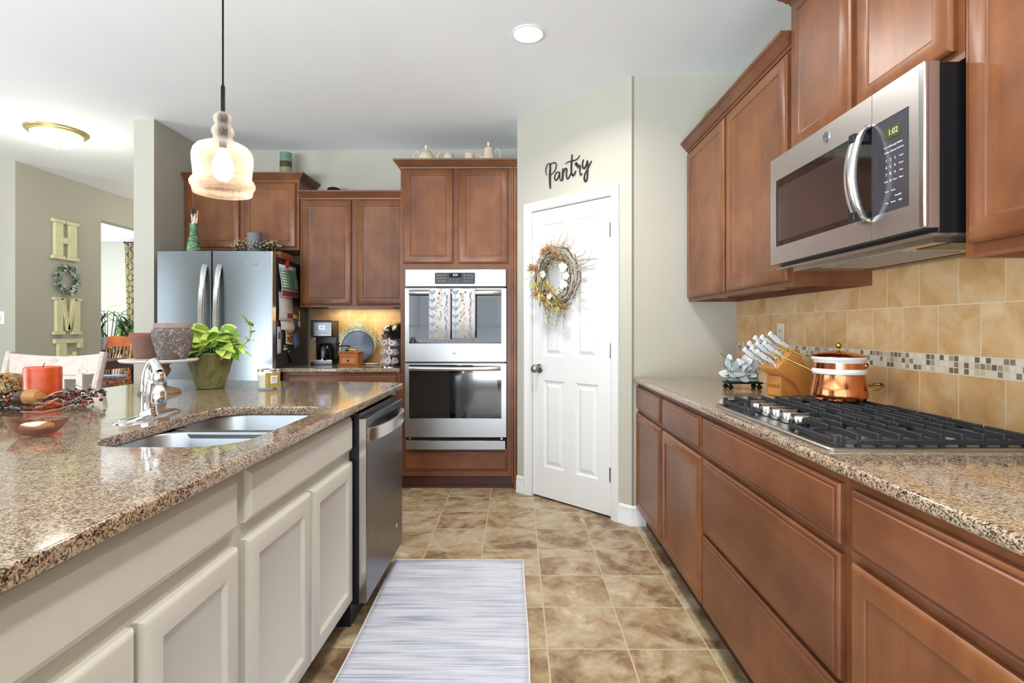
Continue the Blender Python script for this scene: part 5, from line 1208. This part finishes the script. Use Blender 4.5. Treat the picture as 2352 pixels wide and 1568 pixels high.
# on the fridge
vs = thing('swirl_vase', 'green swirl glazed bottle vase holding paint brushes on the fridge', 'vase', (-2.452, 4.02, 1.7425))
mb = MB(); mb.lathe([(.045, 0), (.053, .008), (.052, .04), (.045, .10), (.036, .15), (.028, .19), (.026, .235), (.031, .262), (.026, .262), (.022, .23), (.001, .2)], seg=36); mb.build('vase_body', 'vase', vs)
for i, (dx, h_, c_) in enumerate(((-.012, .395, 'leafdark'), (.0, .375, 'navy'), (.020, .365, 'boxwood'), (.006, .34, 'whitewash'))):
    b_ = thing('paint_brush', 'paint brush standing in the green vase, ' + ['leftmost with green bristles', 'second with dark bristles', 'rightmost with wooden tip', 'shortest pale one'][i], 'brush', (-2.452+dx*.4, 4.02, 1.7425+.19), 0, 'brushes in the vase')
    mb = MB(); mb.tube([(0, 0, 0), (dx*.9, 0, h_-.19-.06)], .006, 8); mb.build('brush_handle', 'whitewash', b_)
    mb = MB(); mb.tube([(dx*.9, 0, h_-.19-.06), (dx*1.05, 0, h_-.19-.03), (dx*1.15, 0, h_-.19)], [.006, .009, .004], 8); mb.build('bristles', c_, b_)
ty = MB(); ty.box(-.22, .235, -.10, .12, 0, .052); o = ty.build('wooden_tray', 'traywood', bevel=.006); o.location = (-2.02, 4.105, 1.7425); tag(o, 'long brown wooden tray on top of the fridge', 'tray')
gc = MB(); gc.lathe([(.050, 0), (.052, .002), (.052, .150), (.048, .153), (.001, .150)], seg=36); o = gc.build('grey_candle', 'greycandle'); o.location = (-2.035, 4.11, 1.796); tag(o, 'grey pillar candle inside the berry garland on the fridge', 'candle')
gw = thing('berry_garland', 'cream berry garland ring around the grey candle on the fridge tray', 'garland', (-2.035, 4.11, 1.796))
mb = MB(); R_ = random.Random(21); bb = MB()
for k in range(110):
    a = R_.uniform(0, 2*PI); p = Vector((.155*math.cos(a)*R_.uniform(.8, 1.2), .085*math.sin(a), .01+R_.uniform(0, .04)))
    q = p+Vector((R_.uniform(-.045, .045), R_.uniform(-.03, .03), R_.uniform(-.005, .05))); q.z = max(.008, q.z); mb.tube([p, (p+q)/2+Vector((0, 0, .005)), q], .0014, 4)
    mb.leaf(p, q-p+Vector((0, 0, .02)), .022, .009, 1, curl=.2)
    for j in range(2): bb.ball(tuple(q+Vector((R_.uniform(-.008, .008), R_.uniform(-.008, .008), R_.uniform(-.003, .008)))), .0038, 0, 6, 4)
mb.build('stems_and_leaves', ['twig', 'leafdark'], gw); o = bb.build('berries', 'beadcream', gw); o['kind'] = 'stuff'

# ================================================================== PANTRY SIGN AND DOOR WREATH
ps = thing('pantry_sign', 'black cursive metal sign reading Pantry above the white pantry door', 'sign', PO, PA)
ST = [[(0.2974, 2.2901), (0.2877, 2.3114), (0.2901, 2.3404), (0.3023, 2.3617), (0.3204, 2.3707)], [(0.3288, 2.367), (0.3276, 2.3233), (0.3252, 2.2781), (0.3264, 2.2321), (0.3288, 2.1904)], [(0.3264, 2.3556), (0.3491, 2.3644), (0.3693, 2.3627), (0.3835, 2.3479), (0.38, 2.3215), (0.3622, 2.2997), (0.336, 2.285)],
 [(0.4116, 2.286), (0.3929, 2.2934), (0.3764, 2.2805), (0.3681, 2.2586), (0.3764, 2.2406), (0.3929, 2.2446), (0.4069, 2.2635), (0.4139, 2.2873), (0.4139, 2.2558), (0.4232, 2.227), (0.437, 2.2395)], [(0.444, 2.308), (0.4417, 2.2771), (0.4394, 2.2444), (0.4382, 2.2241)],
 [(0.4394, 2.2507), (0.4485, 2.2784), (0.4634, 2.3021), (0.4759, 2.2941), (0.4737, 2.2661), (0.4748, 2.241), (0.4861, 2.2281), (0.5008, 2.2429), (0.5165, 2.2706)], [(0.5221, 2.385), (0.5198, 2.3537), (0.5165, 2.3147), (0.5154, 2.2797), (0.5187, 2.2552), (0.5299, 2.2414), (0.5432, 2.2502), (0.5542, 2.269)],
 [(0.4646, 2.3339), (0.4918, 2.3422), (0.5254, 2.3401), (0.5553, 2.3423), (0.5772, 2.3514), (0.5838, 2.3673)], [(0.5498, 2.3049), (0.5542, 2.318), (0.563, 2.3161), (0.5685, 2.3009), (0.5718, 2.281)], [(0.5542, 2.311), (0.5696, 2.292), (0.586, 2.2989), (0.5914, 2.2873), (0.587, 2.2648), (0.5881, 2.2428), (0.5957, 2.2308), (0.6065, 2.2425)],
 [(0.6184, 2.33), (0.6098, 2.3077), (0.6108, 2.2832), (0.6237, 2.2701), (0.6387, 2.2859), (0.6483, 2.3122), (0.6514, 2.3175)], [(0.6514, 2.3158), (0.6536, 2.281), (0.6514, 2.2385), (0.6472, 2.2006), (0.6366, 2.182), (0.6237, 2.1958), (0.628, 2.226), (0.6472, 2.2565), (0.6662, 2.2825), (0.683, 2.3071)]]
THK = [.0038, .0078, .004, .0045, .007, .005, .0065, .0038, .006, .0048, .006, .0055]
def smooth_pts(P, k=5):
    P = [Vector(p) for p in P]; out = []
    for i in range(len(P)-1):
        a, b, c, d = P[max(i-1, 0)], P[i], P[i+1], P[min(i+2, len(P)-1)]
        for j in range(k):
            t_ = j/k; out.append(.5*((2*b)+(c-a)*t_+(2*a-5*b+4*c-d)*t_*t_+(3*b-a-3*c+d)*t_**3))
    return out+[P[-1]]
mb = MB()
for s, th in zip(ST, THK):
    q = smooth_pts(s); mb.tube([(p[0], -.008, p[1]) for p in q], [th*(.65+.35*math.sin(PI*min(1, max(0, i/(len(q)-1))))) for i in range(len(q))], 10)
mb.build('lettering', 'script', ps, smooth=50)

WS = 1.28
wr = thing('door_wreath', 'twig wreath with dried yellow flowers and cotton bolls hanging on the pantry door', 'wreath', (PO[0]+math.cos(PA)*.412, PO[1]+math.sin(PA)*.412, 1.560), PA)
R_ = random.Random(33); mb = MB(); yb = -.012
for k in range(120):
    a0 = R_.uniform(0, 2*PI); ln = R_.uniform(.6, 1.6); r0 = R_.uniform(.085, .150); y0 = yb-R_.uniform(.0, .055); pts = []
    for i in range(8):
        u = i/7; a = a0-ln*u; r = r0+R_.uniform(-.006, .008); pts.append((r*math.cos(a), y0+R_.uniform(-.006, .006), r*math.sin(a)*1.12))
    mb.tube(pts, R_.uniform(.0012, .0024), 5, m=R_.choice([0, 0, 1, 2]))
for k in range(46):      # loose pale twigs leaving the ring, longest to the right and top
    a = R_.choice([R_.uniform(-.5, .7), R_.uniform(1.0, 2.1), R_.uniform(-.6, 3.6)]); r = R_.uniform(.10, .14); L_ = R_.uniform(.07, .15)*(1.15 if -.6 < a < .9 else .9)
    p = Vector((r*math.cos(a), yb-.02, r*1.1*math.sin(a))); d = Vector((math.cos(a+R_.uniform(-.7, .5)), -R_.uniform(0, .35), math.sin(a+R_.uniform(-.5, .5)))); s = Vector((-d.z, 0, d.x))
    pts = [p, p+d*L_*.4+s*.008, p+d*L_*.7-s*.006, p+d*L_+s*R_.uniform(-.02, .02)]; mb.tube(pts, [.0022, .0018, .0015, .0008], 5, m=1)
    q = pts[2]; mb.tube([q, q+d*.03+s*.02], .0009, 4, m=1)
mb.build('twig_ring', ['twig', 'twiglight', 'straw'], wr)
mb = MB()
for k in range(330):     # dried yellow and olive sprays on the left half
    a = R_.uniform(1.0, 5.1); r = R_.uniform(.05, .175); p = (r*math.cos(a)+.01, yb-R_.uniform(.02, .07), r*math.sin(a)*1.05)
    mb.leaf(p, (math.cos(a+1.3)+R_.uniform(-.6, .6), -.3, math.sin(a+1.3)+R_.uniform(-.6, .6)), R_.uniform(.014, .036), .010, R_.choice([0, 0, 1, 2, 2]), curl=.3)
mb.build('dried_sprays', ['driedyellow', 'leafsage', 'straw'], wr, smooth=60)
mb = MB()
for k in range(26):      # sprigs hanging below
    x0 = R_.uniform(-.11, .06); z0 = -.12+R_.uniform(-.02, .02); L_ = R_.uniform(.06, .17); pts = [(x0+.012*math.sin(i*.8+k), yb-.02, z0-L_*i/5) for i in range(6)]; mb.tube(pts, .0011, 4, m=1)
    for j in range(14): q = pts[min(5, 1+j//3)]; mb.leaf(q, (R_.choice([-1, 1])*.7, -.2, -.7), .011, .0045, R_.choice([0, 1, 2]), curl=.1)
mb.build('hanging_sprigs', ['leafsage', 'straw', 'leafpale'], wr, smooth=60)
for (x, z) in ((-.075, .135), (-.045, .15), (.0, .125), (.03, .105), (.045, .085), (-.165, .055), (-.135, .05), (-.04, -.075), (-.07, -.125), (.075, -.17), (-.13, -.09)):
    mb = MB()
    for j in range(7):
        a = 2*PI*j/7; mb.leaf((x, yb-.05, z), (math.cos(a)*.6, -.6, math.sin(a)*.6), .034, .020, 0, curl=-.3, fold=.4)
    mb.build('dried_bloom', 'driedorange', wr, smooth=60)
for (x, z, s) in ((.055, .055, 1.1), (.075, .048, 1), (.062, .035, 1), (.085, .0, 1.15), (.062, -.03, .9), (.080, -.045, .9), (.058, -.055, .9), (-.075, .02, 1.1), (-.03, -.10, 1)):
    mb = MB()
    for j in range(5): a = 2*PI*j/5; mb.ball((x+.0085*s*math.cos(a), yb-.058, z+.0085*s*math.sin(a)), .0105*s, 0, 10, 6)
    for j in range(4): a = 2*PI*j/4+.4; mb.leaf((x, yb-.046, z), (math.cos(a), -.2, math.sin(a)), .026, .010, 1, curl=-.4)
    mb.build('cotton_boll', ['cotton', 'twig'], wr, smooth=60)
wr.scale = (WS, 1.0, WS)

# ================================================================== HALL WALL LETTERS
def wall_letter(ch, y0, y1, z0, z1, label):
    mb = MB(); W_, H_ = y1-y0, z1-z0
    def B(a, b, c, d, e=0): mb.box(0.001, .032+e, y0+W_*a, y0+W_*b, z0+H_*c, z0+H_*d)
    if ch == 'H':
        for a in (.0, .53): B(a, a+.47, 0, .085, .004); B(a, a+.47, .915, 1, .004); B(a+.08, a+.39, .085, .915)
        B(.39, .61, .41, .57)
    if ch == 'M':
        for a in (.0, .62): B(a, a+.38, 0, .085, .004); B(a+.07, a+.31, .085, .93)
        B(0, .30, .93, 1, .004); B(.70, 1, .93, 1, .004)
        for (p, q, r, s) in (((.20, .99), (.36, .99), (.56, .14), (.44, .10)), ((.80, .99), (.64, .99), (.44, .14), (.56, .10))):
            poly = [(y0+W_*u, z0+H_*v) for u, v in (p, q, r, s)]; mb.prism(poly, .001, .036, ax='x')
    if ch == 'E':
        B(.12, .42, .0, 1); B(0, .42, 0, .10, .004); B(0, 1, .88, 1, .004); B(.84, 1, .74, .9, .004); B(0, 1, 0, .11, .004); B(.84, 1, .1, .26, .004); B(.42, .74, .45, .57); B(.66, .76, .38, .64, .004)
    o = mb.build('wall_letter', 'letter', smooth=0, bevel=.004, seg=1); o.location = (-4.6495, 0, 0); return tag(o, label, 'letter', 'letters and wreath spelling HOME')
wall_letter('H', 5.262, 5.580, 1.912, 2.312, 'pale yellow slab letter H at the top of the hall wall')
wall_letter('M', 5.278, 5.622, 1.148, 1.525, 'pale yellow slab letter M below the little green wreath')
wall_letter('E', 5.285, 5.630, .730, 1.105, 'pale yellow slab letter E partly hidden behind the white chair')
gwn = thing('green_wreath', 'small green leafy wreath standing in for the O between the wall letters', 'wreath', (-4.648, 5.435, 1.708))
mb = MB(); R_ = random.Random(9)
for k in range(130):
    a = R_.uniform(0, 2*PI); r = R_.uniform(.075, .125); p = (R_.uniform(.008, .04), r*math.cos(a), r*math.sin(a)*1.1); b_ = a+R_.uniform(.3, 1.4)
    mb.leaf(p, (R_.uniform(.1, .6), math.cos(b_), math.sin(b_)), R_.uniform(.035, .06), .022, R_.choice([0, 1, 1, 2]), up=(1, 0, 0), curl=.3)
mb.build('leaves', ['leafpale', 'leafsage', 'leafdark'], gwn, smooth=60)
mb = MB(); mb.tube([(.012, .10*math.cos(2*PI*i/30), .11*math.sin(2*PI*i/30)) for i in range(31)], .006, 6); mb.build('wreath_hoop', 'twig', gwn)

# ================================================================== SEATING AND DINING ROOM
ch = thing('counter_chair', 'distressed white wooden counter chair behind the island at the left', 'chair', (-2.665, 3.0, 0), -.05)
ch.scale = (1.09, 1, 1)
cw2 = .265
for s in (-1, 1):
    mb = MB(); mb.tube([(s*.235, .02, 0), (s*.238, .0, .45), (s*.245, .0, .68), (s*.258, .015, .90), (s*.262, .06, 1.075)], [.022, .024, .025, .025, .022], 8, flat=.75); mb.build('rear_leg', 'whitewash', ch)
    mb = MB(); mb.tube([(s*.225, -.43, 0), (s*.225, -.43, .61)], [.018, .024], 8); mb.build('front_leg', 'whitewash', ch)
    mb = MB(); mb.box(s*.225-.012, s*.225+.012, -.42, .0, .28, .31); mb.build('stretcher', 'whitewash', ch)
mb = MB(); mb.box(-.24, .24, -.46, .0, .61, .655); mb.build('seat', 'whitewash', ch, bevel=.012)
mb = MB(); mb.box(-.22, .22, -.44, -.41, .20, .235); mb.build('footrest', 'whitewash', ch, bevel=.004)
def curved_rail(z0, z1, sag, y, th=.022, x0=-.25, x1=.25, dip=.0):
    mb = MB(); n = 16; ring = []
    for i in range(n+1):
        u = i/n; x = x0+(x1-x0)*u; yy = y+sag*math.sin(PI*u); dz = -dip*math.sin(PI*u)
        ring.append([(x, yy, z0+dz), (x, yy+th, z0+dz), (x, yy+th+.012, z1+dz), (x, yy+.012, z1+dz)])
    return mb.loft(ring)
curved_rail(.955, 1.068, .035, .028, dip=.018).build('top_rail', 'whitewash', ch, bevel=.004)
curved_rail(.735, .775, .03, -.005).build('lower_rail', 'whitewash', ch, bevel=.004)
mb = MB()
for s in (-1, 1): mb.box(s*.145-.018, s*.145+.018, .032, .048, .77, .955)
mb.box(-.145, .145, .036, .052, .92, .942)
for s in (-1, 1): mb.box(s*.05-.012, s*.05+.012, .034, .046, .77, .925)
mb.build('back_splat', 'whitewash', ch, bevel=.002)

def dining_chair(loc, rotz, mat, label):
    t_ = thing('dining_chair', label, 'chair', loc, rotz, 'dining room chairs')
    for s in (-1, 1):
        mb = MB(); mb.tube([(s*.19, .02, 0), (s*.20, .0, .45), (s*.215, .03, .75), (s*.23, .09, 1.06)], .020, 8, flat=.8); mb.build('rear_leg', mat, t_)
        mb = MB(); mb.tube([(s*.20, -.40, 0), (s*.20, -.40, .44)], [.014, .02], 8); mb.build('front_leg', mat, t_)
    mb = MB(); mb.box(-.225, .225, -.43, .0, .43, .465); mb.build('seat', mat, t_, bevel=.01)
    mb = MB(); mb.box(-.20, .20, -.40, -.03, .465, .51); mb.build('seat_cushion', 'cushion', t_, bevel=.02, seg=3)
    mb = MB(); n = 14; ring = []
    for i in range(n+1):
        u = i/n; x = -.225+.45*u; z1 = 1.06+.035*math.sin(PI*u); ring.append([(x, .06+.02*math.sin(PI*u), .93), (x, .08+.02*math.sin(PI*u), .93), (x, .11+.02*math.sin(PI*u), z1), (x, .09+.02*math.sin(PI*u), z1)])
    mb.loft(ring); mb.build('top_rail', mat, t_, bevel=.004)
    for k in range(6):
        x = -.11+.044*k; mb = MB(); mb.tube([(x*.8, -.01, .465), (x*.9, .03, .72), (x*1.15, .075, .94)], .007, 6); mb.build('spindle', mat, t_)
    return t_
dining_chair((-6.18, 8.10, 0), .25, 'orangewood', 'glossy orange-brown spindle back chair seen through the dining room opening')
dining_chair((-5.37, 6.70, 0), -1.1, 'darkred', 'dark cherry chair with blue and white cushion at the near side of the dining table')
dt = thing('dining_table', 'dark cherry dining table with turned legs in the far room', 'table', (-6.10, 7.35, 0))
mb = MB(); mb.box(-.62, .62, -.45, .45, .745, .775); mb.build('table_top', 'darkred', dt, bevel=.008)
mb = MB(); mb.box(-.56, .56, -.39, -.37, .655, .745); mb.box(-.56, .56, .37, .39, .655, .745); mb.box(-.56, -.54, -.37, .37, .655, .745); mb.box(.54, .56, -.37, .37, .655, .745); mb.build('apron', 'darkred', dt)
for sx in (-1, 1):
    for sy in (-1, 1): mb = MB(); mb.lathe([(.028, 0), (.035, .05), (.024, .10), (.040, .30), (.048, .48), (.034, .52), (.048, .56), (.036, .60), (.052, .64), (.052, .745)], c=(sx*.52, sy*.35, 0), seg=20); mb.build('leg', 'darkred', dt)
cn = thing('curtain', 'floor length cream trellis pattern curtain in the dining room', 'curtain', (-6.60, 9.27, 0))
mb = MB(); n = 60; rows = []
for z, wd, off in ((.03, .60, -.02), (1.1, .44, -.01), (1.3, .40, 0), (2.0, .42, 0), (2.70, .44, 0)):
    rows.append([mb.V((-.27-off*0+wd*(i/n)-(wd-.44)*.9, .035*math.sin(i*.75)+off, z)) for i in range(n+1)])
for a, b in zip(rows, rows[1:]):
    for i in range(n): mb.F([a[i], a[i+1], b[i+1], b[i]])
mb.build('fabric_panel', 'curtain', cn, smooth=60, solid=.002)
mb = MB(); mb.cyl((-.27, 0, 2.715), (1.6, 0, 2.715), .011, 12); mb.ball((-.275, 0, 2.715), .018, 0); mb.build('curtain_rod', 'bronze', cn)
# sheer-lit window beside the curtain
M['skypane'] = emit('bright_sky_pane', 'dfe9f4', 1.0)
mb = MB(); mb.box(-6.62, -5.15, 9.435, 9.4495, .7, 2.45); o = struct(mb.build('window_4', 'skypane', smooth=0))
mb = MB()
for a, b, c, d in ((-6.69, -6.62, .63, 2.52), (-5.15, -5.08, .63, 2.52), (-6.62, -5.15, 2.45, 2.52), (-6.62, -5.15, .63, .70), (-5.90, -5.87, .7, 2.45)): mb.box(a, b, 9.42, 9.4495, c, d)
mb.build('window_frame', 'white', o, smooth=0)
fl_ = thing('leafy_palm', 'tall dark green long-leaved houseplant in the dining room corner', 'potted plant', (-6.75, 8.72, 0))
mb = MB(); mb.lathe([(.12, 0), (.16, .30), (.165, .32), (.15, .31), (.001, .28)], seg=28); mb.build('planter', 'terra', fl_)
lv = MB(); stm = MB(); R_ = random.Random(14)
for k in range(26):
    a = R_.uniform(0, 2*PI); hgt = R_.uniform(.9, 1.55); sp2 = R_.uniform(.15, .42); tip = Vector((sp2*math.cos(a), sp2*.7*math.sin(a)-.05, hgt)); stm.tube([(0, 0, .28), (tip.x*.4, tip.y*.4, hgt*.6), tip], .006, 5)
    for j in range(7):
        b_ = a+R_.uniform(-1.2, 1.2); lv.leaf(tip-Vector((0, 0, .03*j)), (math.cos(b_), math.sin(b_)*.7-.2, R_.uniform(-.8, .5)), R_.uniform(.20, .34), .05, 0 if j % 3 else 1, curl=.35, n=6)
lv.build('leaves', ['leafdark', 'leaf'], fl_, smooth=60); stm.build('stems', 'leafdark', fl_)

# ================================================================== RUG
rg = thing('woven_rug', 'pale grey and white woven runner rug on the tile floor between the counters', 'rug', (-.300, 1.70, .0), .004)
mb = MB(); nx, ny = 24, 60; rows = []; R_ = random.Random(2)
for j in range(ny+1):
    y = -1.25+2.32*j/ny; row = []
    for i in range(nx+1):
        x = -.325+.665*i/nx; e = .004*math.sin(y*5)+.002*math.sin(y*23) if i in (0, nx) else 0
        row.append(mb.V((x+e, y, .0075+.0010*math.sin(x*9+y*4)*math.sin(y*3))))
    rows.append(row)
for a, b in zip(rows, rows[1:]):
    for i in range(nx): mb.F([a[i], a[i+1], b[i+1], b[i]])
mb.build('weave', 'rug', rg, smooth=60, solid=.006)
mb = MB()
for s in (-.325, .34): mb.tube([(s+.004*math.sin(y*5), y, .007) for y in [-1.25+2.32*i/60 for i in range(61)]], .0045, 6)
mb.tube([(-.325, 1.07, .007), (.34, 1.07, .007)], .005, 6); mb.build('selvage', 'cotton', rg)
